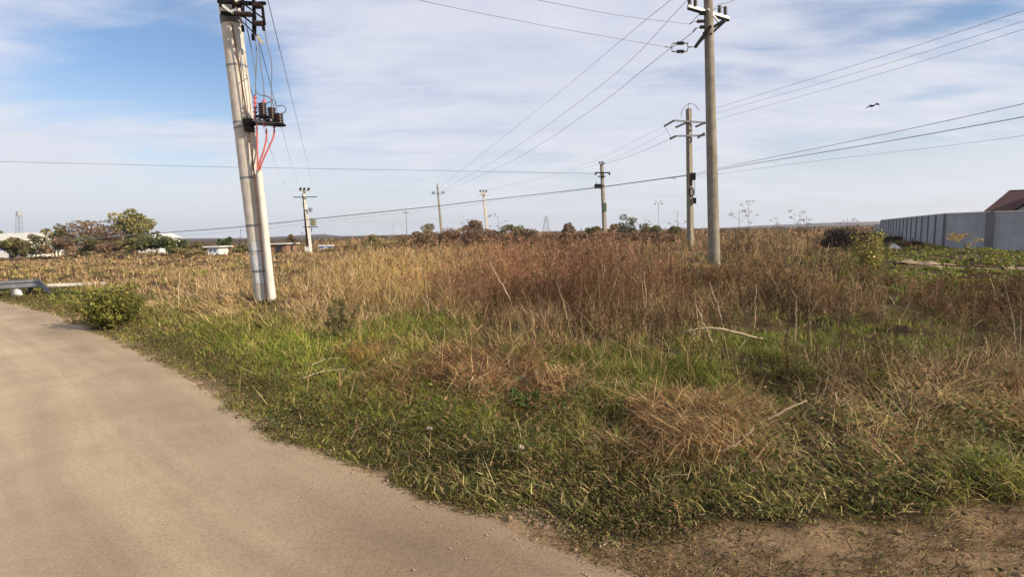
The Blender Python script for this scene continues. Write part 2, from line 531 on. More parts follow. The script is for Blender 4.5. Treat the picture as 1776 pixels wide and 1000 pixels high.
# ------------------------------------------------------------------ the setting
def ground():
    na, nr = 420, 270
    az = np.linspace(-math.pi, math.pi, na, endpoint=False)
    rr = np.concatenate([[0.25], np.geomspace(0.5, 2600, nr)])
    # finer rays in front
    az = np.sort(np.concatenate([az, np.linspace(R(-55), R(55), 300)]))
    az = np.unique(np.round(az, 6)); na = len(az)
    A, Q = np.meshgrid(az, rr)
    x, y = Q * np.sin(A), Q * np.cos(A)
    xf, yf = x.ravel(), y.ravel()
    e = edge_dist(xf, yf)
    z = height(xf, yf, e)
    V = np.stack([xf, yf, z], 1)
    nR = len(rr)
    i = np.arange(nR - 1)[:, None] * na + np.arange(na)[None]
    j = np.arange(nR - 1)[:, None] * na + (np.arange(na)[None] + 1) % na
    q = np.stack([i, j, j + na, i + na], -1).reshape(-1, 4)[:, ::-1]
    me = bpy.data.meshes.new('ground')
    me.vertices.add(len(V)); me.vertices.foreach_set('co', V.ravel())
    fan = np.arange(na)
    loops = np.concatenate([q.ravel(), fan])
    me.loops.add(len(loops)); me.loops.foreach_set('vertex_index', loops.astype(np.int32))
    me.polygons.add(len(q) + 1)
    st = np.concatenate([np.arange(len(q)) * 4, [len(q) * 4]]); tt = np.concatenate([np.full(len(q), 4), [na]])
    me.polygons.foreach_set('loop_start', st.astype(np.int32)); me.polygons.foreach_set('loop_total', tt.astype(np.int32))
    me.polygons.foreach_set('use_smooth', np.ones(len(q) + 1, bool))
    me.update(calc_edges=True)
    at_ = me.attributes.new('verge', 'FLOAT', 'POINT')
    at_.data.foreach_set('value', np.clip(e / 3.0, -1, 1).astype(np.float32))
    uu, vv = proj(xf, yf, z)
    bare = sst(vv - dirt_v(uu) + 70 * (fbm(xf * 1.7, yf * 1.7, 70) - 0.5), -30, 35) * (uu > 760) * (e > -0.5) * (yf > 0.3) * (e < 2.5)
    bt_ = me.attributes.new('bare', 'FLOAT', 'POINT')
    bt_.data.foreach_set('value', bare.astype(np.float32))
    m = bpy.data.materials.new('field_soil'); m.use_nodes = True
    N, L = m.node_tree.nodes, m.node_tree.links
    b = N['Principled BSDF']; b.inputs['Roughness'].default_value = 0.95; b.inputs['Specular IOR Level'].default_value = 0.1
    tc = N.new('ShaderNodeTexCoord')

    def noi(s, d=8):
        t = N.new('ShaderNodeTexNoise'); t.inputs['Scale'].default_value = s; t.inputs['Detail'].default_value = d; t.inputs['Roughness'].default_value = 0.65
        L.new(tc.outputs['Object'], t.inputs['Vector']); return t.outputs[0]

    def ramp(x, p0, c0, p1, c1):
        r = N.new('ShaderNodeValToRGB'); r.color_ramp.elements[0].position, r.color_ramp.elements[1].position = p0, p1
        r.color_ramp.elements[0].color, r.color_ramp.elements[1].color = (*c0, 1), (*c1, 1); L.new(x, r.inputs[0]); return r.outputs[0]

    def mix(f, a, c, bt='MIX'):
        x = N.new('ShaderNodeMix'); x.data_type = 'RGBA'; x.blend_type = bt
        if isinstance(f, float): x.inputs[0].default_value = f
        else: L.new(f, x.inputs[0])
        L.new(a, x.inputs[6]); L.new(c, x.inputs[7]); return x.outputs[2]
    soil = ramp(noi(3.0), 0.3, (0.030, 0.020, 0.011), 0.7, (0.080, 0.052, 0.027))
    thatch = ramp(noi(0.22, 10), 0.38, (0.045, 0.031, 0.014), 0.62, (0.105, 0.074, 0.032))
    field = mix(ramp(noi(0.5), 0.4, (0, 0, 0), 0.6, (1, 1, 1)), soil, thatch)
    dust = ramp(noi(7.0), 0.3, (0.24, 0.160, 0.090), 0.7, (0.40, 0.29, 0.175))
    a = N.new('ShaderNodeAttribute'); a.attribute_name = 'verge'
    mr = N.new('ShaderNodeMapRange'); L.new(a.outputs['Fac'], mr.inputs[0])
    mr.inputs[1].default_value, mr.inputs[2].default_value = 0.0, 0.16
    mr.inputs[3].default_value, mr.inputs[4].default_value = 1.0, 0.0
    ad = N.new('ShaderNodeMath'); ad.operation = 'ADD'; ad.use_clamp = True
    sb = N.new('ShaderNodeMath'); sb.operation = 'MULTIPLY_ADD'; L.new(noi(2.2), sb.inputs[0]); sb.inputs[1].default_value = 1.2; sb.inputs[2].default_value = -0.6
    L.new(mr.outputs[0], ad.inputs[0]); L.new(sb.outputs[0], ad.inputs[1])
    a2 = N.new('ShaderNodeAttribute'); a2.attribute_name = 'bare'
    earth = ramp(noi(5.0), 0.3, (0.16, 0.102, 0.056), 0.7, (0.31, 0.212, 0.122))
    L.new(mix(a2.outputs['Fac'], mix(ad.outputs[0], field, dust), earth), b.inputs['Base Color'])
    bp = N.new('ShaderNodeBump'); bp.inputs['Strength'].default_value = 0.8; bp.inputs['Distance'].default_value = 0.04
    L.new(noi(14.0), bp.inputs['Height']); L.new(bp.outputs[0], b.inputs['Normal'])
    me.materials.append(m)
    o = bpy.data.objects.new('ground', me); COL.objects.link(o)
    tag(o, 'brown soil and thatch of the weedy field', 'ground', kind='structure')


def road():
    # a sheet 4 mm over the soil from the ragged edge back past the camera
    pts = []
    for (a, b) in zip(EDGE[:-1], EDGE[1:]):
        L_ = math.hypot(b[0] - a[0], b[1] - a[1])
        n = max(1, int(L_ / 0.12)) if L_ < 9 else int(L_ / 0.8)
        for k in range(n):
            t = k / n
            pts.append((a[0] + (b[0] - a[0]) * t, a[1] + (b[1] - a[1]) * t))
    pts.append(tuple(EDGE[-1]))
    P = np.array(pts)
    for _ in range(10):
        P[1:-1] = (P[:-2] + P[2:] + 2 * P[1:-1]) / 4
    T = np.gradient(P, axis=0); T /= np.linalg.norm(T, axis=1)[:, None]
    nx = np.stack([T[:, 1], -T[:, 0]], 1)
    for _ in range(60):
        nx[1:-1] = (nx[:-2] + nx[2:]) / 2
    nx /= np.linalg.norm(nx, axis=1)[:, None]
    wob = 0.26 * (fbm(P[:, 0] * 1.2, P[:, 1] * 1.2, 40) - 0.5) + 0.12 * (fbm(P[:, 0] * 6, P[:, 1] * 6, 44) - 0.5)
    offs = np.array([0.0, 0.12, 0.3, 0.6, 1.0, 1.6, 2.4, 3.4, 4.6, 6.0, 7.5])
    mb_v, mb_f = [], []
    for i in range(len(P)):
        for o_ in offs:
            k = o_ - wob[i] * max(0, 1 - o_ / 0.6)
            p = P[i] + nx[i] * k
            crown = 0.004 + 0.03 * sst(np.array(o_), 0.0, 3.0) if o_ > 0 else -0.006
            mb_v.append((p[0], p[1], float(crown)))
    n = len(offs)
    for i in range(len(P) - 1):
        for k in range(n - 1):
            a = i * n + k
            mb_f.append((a, a + n, a + n + 1, a + 1))
    me = bpy.data.meshes.new('road'); me.from_pydata(mb_v, [], mb_f)
    me.polygons.foreach_set('use_smooth', [True] * len(me.polygons))
    al_ = np.concatenate([[0], np.cumsum(np.hypot(*np.diff(P, axis=0).T))])
    along = me.attributes.new('along', 'FLOAT', 'POINT')
    along.data.foreach_set('value', np.repeat(al_, len(offs)).astype(np.float32))
    across = me.attributes.new('across', 'FLOAT', 'POINT')
    across.data.foreach_set('value', np.tile(offs, len(P)).astype(np.float32))
    vv_ = np.array(mb_v)
    c0_ = gnd(760, 985); c1_ = gnd(420, 960)
    so = np.maximum(np.exp(-(((vv_[:, 0] - c0_.x) / 1.5) ** 2 + ((vv_[:, 1] - c0_.y) / 1.2) ** 2)), .6 * np.exp(-(((vv_[:, 0] - c1_.x) / 1.6) ** 2 + ((vv_[:, 1] - c1_.y) / 1.3) ** 2)))
    sa = me.attributes.new('soiled', 'FLOAT', 'POINT')
    sa.data.foreach_set('value', so.astype(np.float32))
    me.update()
    m = bpy.data.materials.new('dusty_asphalt'); m.use_nodes = True
    N, L = m.node_tree.nodes, m.node_tree.links
    b = N['Principled BSDF']; b.inputs['Roughness'].default_value = 0.9; b.inputs['Specular IOR Level'].default_value = 0.15
    tc = N.new('ShaderNodeTexCoord')

    def noi(s, d=6, r=0.6, rot=None, st=None):
        t = N.new('ShaderNodeTexNoise'); t.inputs['Scale'].default_value = s; t.inputs['Detail'].default_value = d; t.inputs['Roughness'].default_value = r
        if rot is not None:
            mp = N.new('ShaderNodeMapping'); mp.inputs['Scale'].default_value = st
            L.new(uvw.outputs[0], mp.inputs[0]); L.new(mp.outputs[0], t.inputs['Vector'])
        else:
            L.new(tc.outputs['Object'], t.inputs['Vector'])
        return t.outputs[0]

    def ramp(x, *st):
        r = N.new('ShaderNodeValToRGB')
        while len(r.color_ramp.elements) < len(st): r.color_ramp.elements.new(0.5)
        for el, (p, c) in zip(r.color_ramp.elements, st):
            el.position = p; el.color = (*c, 1)
        L.new(x, r.inputs[0]); return r.outputs[0]

    def mix(f, a, c, bt='MIX'):
        x = N.new('ShaderNodeMix'); x.data_type = 'RGBA'; x.blend_type = bt
        if isinstance(f, float): x.inputs[0].default_value = f
        else: L.new(f, x.inputs[0])
        L.new(a, x.inputs[6]); L.new(c, x.inputs[7]); return x.outputs[2]
    uvw = N.new('ShaderNodeCombineXYZ')
    for i_, nm in enumerate(('along', 'across')):
        q_ = N.new('ShaderNodeAttribute'); q_.attribute_name = nm; L.new(q_.outputs['Fac'], uvw.inputs[i_])
    base = ramp(noi(0.9, 8), (0.3, (0.365, 0.287, 0.192)), (0.7, (0.485, 0.390, 0.268)))
    # wheel bands: paler dust where tyres run, along the road
    a = N.new('ShaderNodeAttribute'); a.attribute_name = 'across'
    wv = N.new('ShaderNodeMath'); wv.operation = 'MULTIPLY_ADD'; L.new(noi(0.6, 3), wv.inputs[0]); wv.inputs[1].default_value = 1.1
    L.new(a.outputs['Fac'], wv.inputs[2])
    dv = N.new('ShaderNodeMath'); dv.operation = 'DIVIDE'; L.new(wv.outputs[0], dv.inputs[0]); dv.inputs[1].default_value = 8.0
    bands = ramp(dv.outputs[0], (0.05, (0.98, 0.92, 0.86)), (0.12, (0.82, 0.79, 0.79)), (0.20, (1.08, 1.07, 1.05)), (0.28, (0.93, 0.92, 0.93)),
                 (0.40, (1.07, 1.07, 1.06)), (0.55, (0.95, 0.95, 0.95)), (0.8, (1.06, 1.06, 1.06)))
    c = mix(0.85, base, bands, 'MULTIPLY')
    q_ = N.new('ShaderNodeAttribute'); q_.attribute_name = 'soiled'
    brn = N.new('ShaderNodeRGB'); brn.outputs[0].default_value = (0.72, 0.68, 0.66, 1)
    c = mix(q_.outputs['Fac'], c, mix(1.0, c, brn.outputs[0], 'MULTIPLY'))
    strk = ramp(noi(2.6, 5, 0.6, R(-47), (0.10, 1.1, 1)), (0.35, (0.87, 0.86, 0.87)), (0.65, (1.10, 1.09, 1.08)))
    c = mix(1.0, c, strk, 'MULTIPLY')
    grit = ramp(noi(55, 4, 0.7), (0.33, (0.66, 0.64, 0.62)), (0.5, (1, 1, 1)), (0.72, (1.22, 1.2, 1.16)))
    c = mix(0.55, c, grit, 'MULTIPLY')
    grit2 = ramp(noi(160, 2, 0.6), (0.36, (0.72, 0.70, 0.68)), (0.52, (1, 1, 1)), (0.74, (1.2, 1.2, 1.18)))
    c = mix(0.5, c, grit2, 'MULTIPLY')
    chips = ramp(noi(2.3, 7, 0.72, R(-47), (0.5, 1.8, 1)), (0.715, (0, 0, 0)), (0.75, (0.55, 0.55, 0.55)))
    pale = N.new('ShaderNodeRGB'); pale.outputs[0].default_value = (0.52, 0.43, 0.33, 1)
    c = mix(chips, c, pale.outputs[0])
    spots = ramp(noi(4.2, 5, 0.7), (0.27, (0.70, 0.68, 0.66)), (0.36, (1, 1, 1)))
    c = mix(0.7, c, spots, 'MULTIPLY')
    L.new(c, b.inputs['Base Color'])
    bp = N.new('ShaderNodeBump'); bp.inputs['Strength'].default_value = 0.55; bp.inputs['Distance'].default_value = 0.012
    L.new(noi(70, 5, 0.75), bp.inputs['Height']); L.new(bp.outputs[0], b.inputs['Normal'])
    me.materials.append(m)
    o = bpy.data.objects.new('road', me); COL.objects.link(o)
    tag(o, 'dusty sand coloured asphalt road with a ragged edge', 'road', kind='structure')


def hills():
    prof = [(-300, 424), (0, 421), (150, 419), (260, 417), (330, 413), (400, 413), (455, 411), (505, 409), (530, 407), (560, 406), (575, 408), (592, 409), (610, 411), (640, 413), (670, 417), (720, 421), (780, 424)]
    prof2 = [(1180, 399), (1250, 395.5), (1320, 391), (1400, 387.5), (1440, 386), (1500, 384.5), (1560, 383.5), (1640, 383), (1800, 382), (1950, 383)]
    mb = MB()
    for pr, Y in ((prof, 900.0), (prof2, 1400.0)):
        xs = np.linspace(pr[0][0], pr[-1][0], 140)
        vs = np.interp(xs, [p[0] for p in pr], [p[1] for p in pr])
        vs = vs + (fbm(xs * 0.08, xs * 0, 5) - 0.5) * 1.6
        n0 = len(mb.v)
        for u, v in zip(xs, vs):
            p = at(u, v, Y)
            zt = p.z
            for k, (dy, zf) in enumerate(((-160, 0.0), (-90, 0.45), (-40, 0.82), (0, 1.0), (60, 0.8), (170, 0.0))):
                f = (Y + dy) / Y
                mb.v.append(Vector((p.x * f, Y + dy, -1.0 + (zt + 1.0) * zf)))
        for i in range(len(xs) - 1):
            for k in range(5):
                a = n0 + i * 6 + k
                mb.f.append((a, a + 6, a + 7, a + 1))
    o = mb.build('hills', M['hill'], smooth=True)
    tag(o, 'low brown purple hills far behind the field', 'hills', kind='structure')


# ------------------------------------------------------------------ plants as masses
def make_mass(name, parts, m, label, cat):
    """parts: (V, quads or None, tris or None, colour per vertex)"""
    V, Q, T, C, off = [], [], [], [], 0
    for v, q, t, c in parts:
        V.append(v); C.append(c)
        if q is not None: Q.append(q + off)
        if t is not None: T.append(t + off)
        off += len(v)
    V = np.concatenate(V); C = np.concatenate(C)
    Q = np.concatenate(Q) if Q else np.zeros((0, 4), int)
    T = np.concatenate(T) if T else np.zeros((0, 3), int)
    me = bpy.data.meshes.new(name)
    me.vertices.add(len(V)); me.vertices.foreach_set('co', V.astype(np.float32).ravel())
    lp = np.concatenate([Q.ravel(), T.ravel()]).astype(np.int32)
    me.loops.add(len(lp)); me.loops.foreach_set('vertex_index', lp)
    me.polygons.add(len(Q) + len(T))
    st = np.concatenate([np.arange(len(Q)) * 4, len(Q) * 4 + np.arange(len(T)) * 3]).astype(np.int32)
    tt = np.concatenate([np.full(len(Q), 4), np.full(len(T), 3)]).astype(np.int32)
    me.polygons.foreach_set('loop_start', st); me.polygons.foreach_set('loop_total', tt)
    me.update(calc_edges=True)
    a = me.attributes.new('tint', 'FLOAT_COLOR', 'POINT')
    a.data.foreach_set('color', np.concatenate([C, np.ones((len(C), 1))], 1).astype(np.float32).ravel())
    me.materials.append(m)
    o = bpy.data.objects.new(name, me)
    COL.objects.link(o)
    if label:
        tag(o, label, cat, kind='stuff')
    return o


def blades(P, H, az, lean, curl, W, col):
    n = len(P)
    ux, uy = np.sin(az), np.cos(az)
    ph = rng.uniform(0, 2 * np.pi, n)
    side = np.stack([np.cos(ph), np.sin(ph), 0 * ph], 1) * (W / 2)[:, None]
    d1 = np.stack([ux * np.sin(lean), uy * np.sin(lean), np.cos(lean)], 1)
    l2 = lean + curl
    d2 = np.stack([ux * np.sin(l2), uy * np.sin(l2), np.cos(l2)], 1)
    mid = P + d1 * (H * 0.5)[:, None]
    tip = mid + d2 * (H * 0.5)[:, None]
    tip[:, 2] = np.maximum(tip[:, 2], P[:, 2] - 0.02)
    V = np.stack([P - side, P + side, mid + side * 0.8, mid - side * 0.8, tip], 1).reshape(-1, 3)
    i = np.arange(n)[:, None] * 5
    return V, i + np.array([[0, 1, 2, 3]]), i + np.array([[3, 2, 4]]), np.repeat(col, 5, 0)


def slivers(P, D, L_, W, col):
    """thin triangles from P along unit D"""
    n = len(P)
    r = rng.normal(size=(n, 3))
    s = np.cross(D, r); s /= np.linalg.norm(s, axis=1)[:, None] + 1e-9
    s *= (W / 2)[:, None]
    V = np.stack([P - s, P + s, P + D * L_[:, None]], 1).reshape(-1, 3)
    i = np.arange(n)[:, None] * 3
    return V, None, i + np.array([[0, 1, 2]]), np.repeat(col, 3, 0)


def flakes(P, S, col):
    """small leaf-like four-sided faces turned at random"""
    n = len(P)
    a = rng.normal(size=(n, 3)); a /= np.linalg.norm(a, axis=1)[:, None]
    b = np.cross(a, rng.normal(size=(n, 3))); b /= np.linalg.norm(b, axis=1)[:, None]
    a = a * S[:, None]; b = b * (S * rng.uniform(0.35, 0.6, n))[:, None]
    V = np.stack([P - a, P + b, P + a, P - b], 1).reshape(-1, 3)
    i = np.arange(n)[:, None] * 4
    return V, i + np.array([[0, 1, 2, 3]]), None, np.repeat(col, 4, 0)


def scatter(n, d0, d1, half=R(54)):
    d = np.exp(rng.uniform(math.log(d0), math.log(d1), n))
    a = rng.uniform(-half, half, n)
    x, y = d * np.sin(a), d * np.cos(a)
    e = edge_dist(x, y)
    k = e > -0.05
    x, y, e, d = x[k], y[k], e[k], d[k]
    z = height(x, y, np.maximum(e, 0.03))
    u, v = proj(x, y, z)
    return dict(x=x, y=y, z=z, e=e, d=d, u=u, v=v, n=len(x))


def pick(s, w):
    k = rng.uniform(0, 1, s['n']) < w
    r = {q: (t[k] if q != 'n' else int(k.sum())) for q, t in s.items()}
    return r


def bl(s, cu, cv, ru, rv, amp=1.0, p=1.0):
    q = ((s['u'] - cu) / ru) ** 2 + ((s['v'] - cv) / rv) ** 2
    return amp * np.exp(-q ** p)


def hue(n, cols, w, spread=0.25):
    cols = np.array(cols)
    i = rng.choice(len(cols), n, p=np.array(w) / sum(w))
    c = cols[i] * rng.uniform(1 - spread, 1 + spread, (n, 1))
    return c * rng.uniform(0.93, 1.07, (n, 3))


def rep(s, k):
    return {q: (np.repeat(t, k) if q != 'n' else t * k) for q, t in s.items()}


def jit(s, r):
    a = rng.uniform(0, 2 * np.pi, s['n']); q = r * np.sqrt(rng.uniform(0, 1, s['n']))
    x, y = s['x'] + q * np.cos(a), s['y'] + q * np.sin(a)
    return np.stack([x, y, s['z'] - 0.01], 1), a


def dirt_v(u):
    return np.interp(u, [800, 900, 1000, 1100, 1276, 1400, 1600, 1776, 2100], [882, 902, 918, 924, 902, 892, 876, 852, 822])


def zone(s):
    """how much of each kind of cover grows at the points of s"""
    u, v, e, x, y, d = s['u'], s['v'], s['e'], s['x'], s['y'], s['d']
    n1, n2 = fbm(x * 0.55, y * 0.55, 60), fbm(x * 1.7, y * 1.7, 70)
    cl = fbm(x * 0.9, y * 0.9, 62, 3)            # clumps about a metre wide
    c2 = fbm(x * 2.7, y * 2.7, 64, 3)            # tussocks
    rag = sst(e + np.interp(u, [0, 350, 600], [0.25, 0.3, 0.7]) * (n2 - 0.5) + 0.3 * (fbm(x * 6, y * 6, 75) - 0.5), -0.06, 0.14)
    bare = sst(v - dirt_v(u) + 90 * (n2 - 0.5) + 70 * (fbm(x * 3.6, y * 3.6, 77, 3) - 0.5), -30, 30) * (u > 760)
    far = sst(d, 22, 40)
    strip = np.exp(-(np.maximum(e - 0.9, 0) / np.interp(u, [0, 200, 500, 800, 1000], [1.6, 1.4, 1.7, 1.1, 0.8])) ** 2) * sst(900 - u, -150, 250)
    rail = np.clip(bl(s, 1690, 462, 190, 36, 1.8), 0, 1)
    lush = np.clip(bl(s, 1510, 606, 200, 42, 1.6) + bl(s, 720, 585, 90, 42, 1.4) + bl(s, 1200, 698, 130, 42, 1.2) + bl(s, 430, 612, 200, 40, 1.2) + bl(s, 980, 640, 240, 26, 1.0) + bl(s, 1280, 610, 90, 24, .8) + bl(s, 620, 690, 120, 50, .8), 0, 1)
    void = sst(fbm(x * 1.25, y * 1.25, 66, 3), 0.33, 0.43) * (1 - .8 * np.clip(bl(s, 1320, 665, 70, 26) + bl(s, 1690, 575, 90, 16) + bl(s, 1560, 545, 120, 14) + bl(s, 700, 672, 40, 14) + bl(s, 590, 640, 40, 12) + bl(s, 1530, 690, 130, 16, .8) + bl(s, 950, 590, 150, 14, .7), 0, 1))
    void = 1 - (1 - void) * sst(e, 0.8, 2.0)
    va = np.interp(u, [1555, 1620, 1700, 1776, 2000], [461, 464, 467, 470.5, 484]); vb = np.interp(u, [1555, 1620, 1700, 1776, 2000], [457.5, 458.5, 460, 462, 472])
    rag = rag * (1 - .93 * ((u > 1557) & (v > vb) & (v < va)))
    hay = bl(s, 820, 660, 125, 38, 1.8) + bl(s, 900, 690, 60, 28, 1.2) + bl(s, 690, 690, 60, 25, .5) + bl(s, 1210, 758, 140, 34, 1.8) + bl(s, 1420, 785, 130, 32, 1.3) + bl(s, 1630, 725, 160, 34, 1.5) + bl(s, 1450, 700, 160, 30, .6) \
        + bl(s, 1690, 700, 80, 40, .5) + bl(s, 1130, 790, 60, 20, .6)
    hay = np.clip(hay * np.clip(0.05 + 4.2 * (c2 - 0.33), 0.10, 1.1) * np.clip(0.5 + 2 * (n2 - .3), .4, 1), 0, 1)
    nh = 1 - 0.9 * hay
    flat = np.clip(bl(s, 400, 532, 160, 36, 1.2), 0, 1)
    g = 1.1 * strip + bl(s, 430, 600, 230, 46, .9) + bl(s, 600, 680, 190, 60, .9) + bl(s, 720, 575, 95, 44, 1.1) + bl(s, 1000, 632, 300, 34, .6) \
        + bl(s, 1190, 690, 150, 50, .95) + bl(s, 1500, 600, 200, 40, 1.1) + bl(s, 1290, 600, 120, 32, .7) + 1.8 * rail + bl(s, 860, 780, 260, 80, .55) + bl(s, 1700, 810, 140, 60, .4) + bl(s, 1400, 640, 200, 30, .4) \
        + 0.30 * sst(d, 9, 14) * sst(n1, 0.52, 0.62)
    olive = bl(s, 1000, 800, 330, 75, 1.0) + bl(s, 1450, 800, 300, 60, .9) + bl(s, 1690, 790, 200, 80, 1.0) + bl(s, 870, 760, 180, 60, .6) + bl(s, 1080, 690, 260, 60, .45) + bl(s, 1300, 870, 320, 45, .7) + bl(s, 1500, 660, 250, 40, .4)
    straw = .42 * bl(s, 180, 455, 330, 28) + bl(s, 400, 535, 160, 42, 1.3) + bl(s, 680, 490, 150, 60, 1.5) + bl(s, 200, 470, 320, 35, .6) + bl(s, 1700, 640, 130, 45, .8) + bl(s, 640, 610, 60, 50, .6) + bl(s, 1250, 630, 260, 28, .35) \
        + bl(s, 900, 560, 200, 60, .35) + 0.30 * far + bl(s, 1180, 540, 180, 50, .30) + .75 * sst(d, 8, 12) * sst(fbm(x * .38, y * .38, 83), .50, .60)
    brown = bl(s, 980, 500, 260, 100, 1.1) + bl(s, 1400, 480, 330, 70, 1.0) + bl(s, 1690, 540, 200, 60, 1.1) + 0.5 * far + bl(s, 140, 480, 60, 18, .5) + bl(s, 470, 600, 90, 22, .4) + bl(s, 1350, 560, 260, 40, .5) + bl(s, 1450, 650, 250, 22, .35)
    brown = brown * (1 - rail)
    straw = straw * (1 - .85 * rail)
    brown = brown * (1 - .95 * lush)
    straw = straw * (1 - .9 * lush)
    olive = olive * (1 - .6 * lush)
    gap = sst(cl, 0.40, 0.53)
    tus = sst(c2, 0.30, 0.52)
    g = (g + .8 * lush) * np.maximum(np.clip(0.25 + 2.2 * (n1 - 0.25), 0.2, 1.2), .8 * lush) * (1 - 0.75 * flat) * nh * (0.25 + 0.75 * tus) * (.22 + .78 * void)
    return dict(g=g * rag * (1 - bare), olive=olive * rag * (1 - 0.90 * bare) * nh * (0.12 + 0.88 * tus) * (.22 + .78 * void),
                straw=straw * rag * (1 - bare) * nh * np.maximum(0.15 + 0.85 * sst(n1, 0.3, 0.55), .8 * sst(560 - u, 0, 150) * sst(d, 12, 18)) * (0.3 + .7 * np.maximum(tus, flat)) * (.22 + .78 * void),
                brown=brown * rag * (1 - bare) * nh * (0.06 + 0.94 * gap) * (0.3 + 0.7 * tus) * (.22 + .78 * void), hay=hay * rag * (1 - bare), n1=n1, n2=n2, cl=cl, c2=c2, gap=gap, bare=bare, rag=rag, rail=rail, flat=flat, lush=lush)


def wmin(w, d, k=0.0011):
    return np.maximum(w, k * d)


def keep(s, z, w, names=('cl', 'c2', 'gap', 'rail', 'flat', 'n1', 'bare')):
    for q in names:
        s[q] = z[q]
    return pick(s, w)


def low(s):
    """cover stays short before the pole foot, over the falling left side and by the rail"""
    return (1 - 0.6 * np.clip(bl(s, 465, 535, 55, 28), 0, 1)) * (1 - 0.55 * sst(620 - s['u'], 0, 160) * sst(s['d'], 16, 30)) * (1 - 0.7 * s['rail']) * (1 - .5 * np.clip(bl(s, 1660, 500, 190, 22), 0, 1)) * (1 - 0.45 * np.clip(bl(s, 1240, 475, 60, 30), 0, 1))


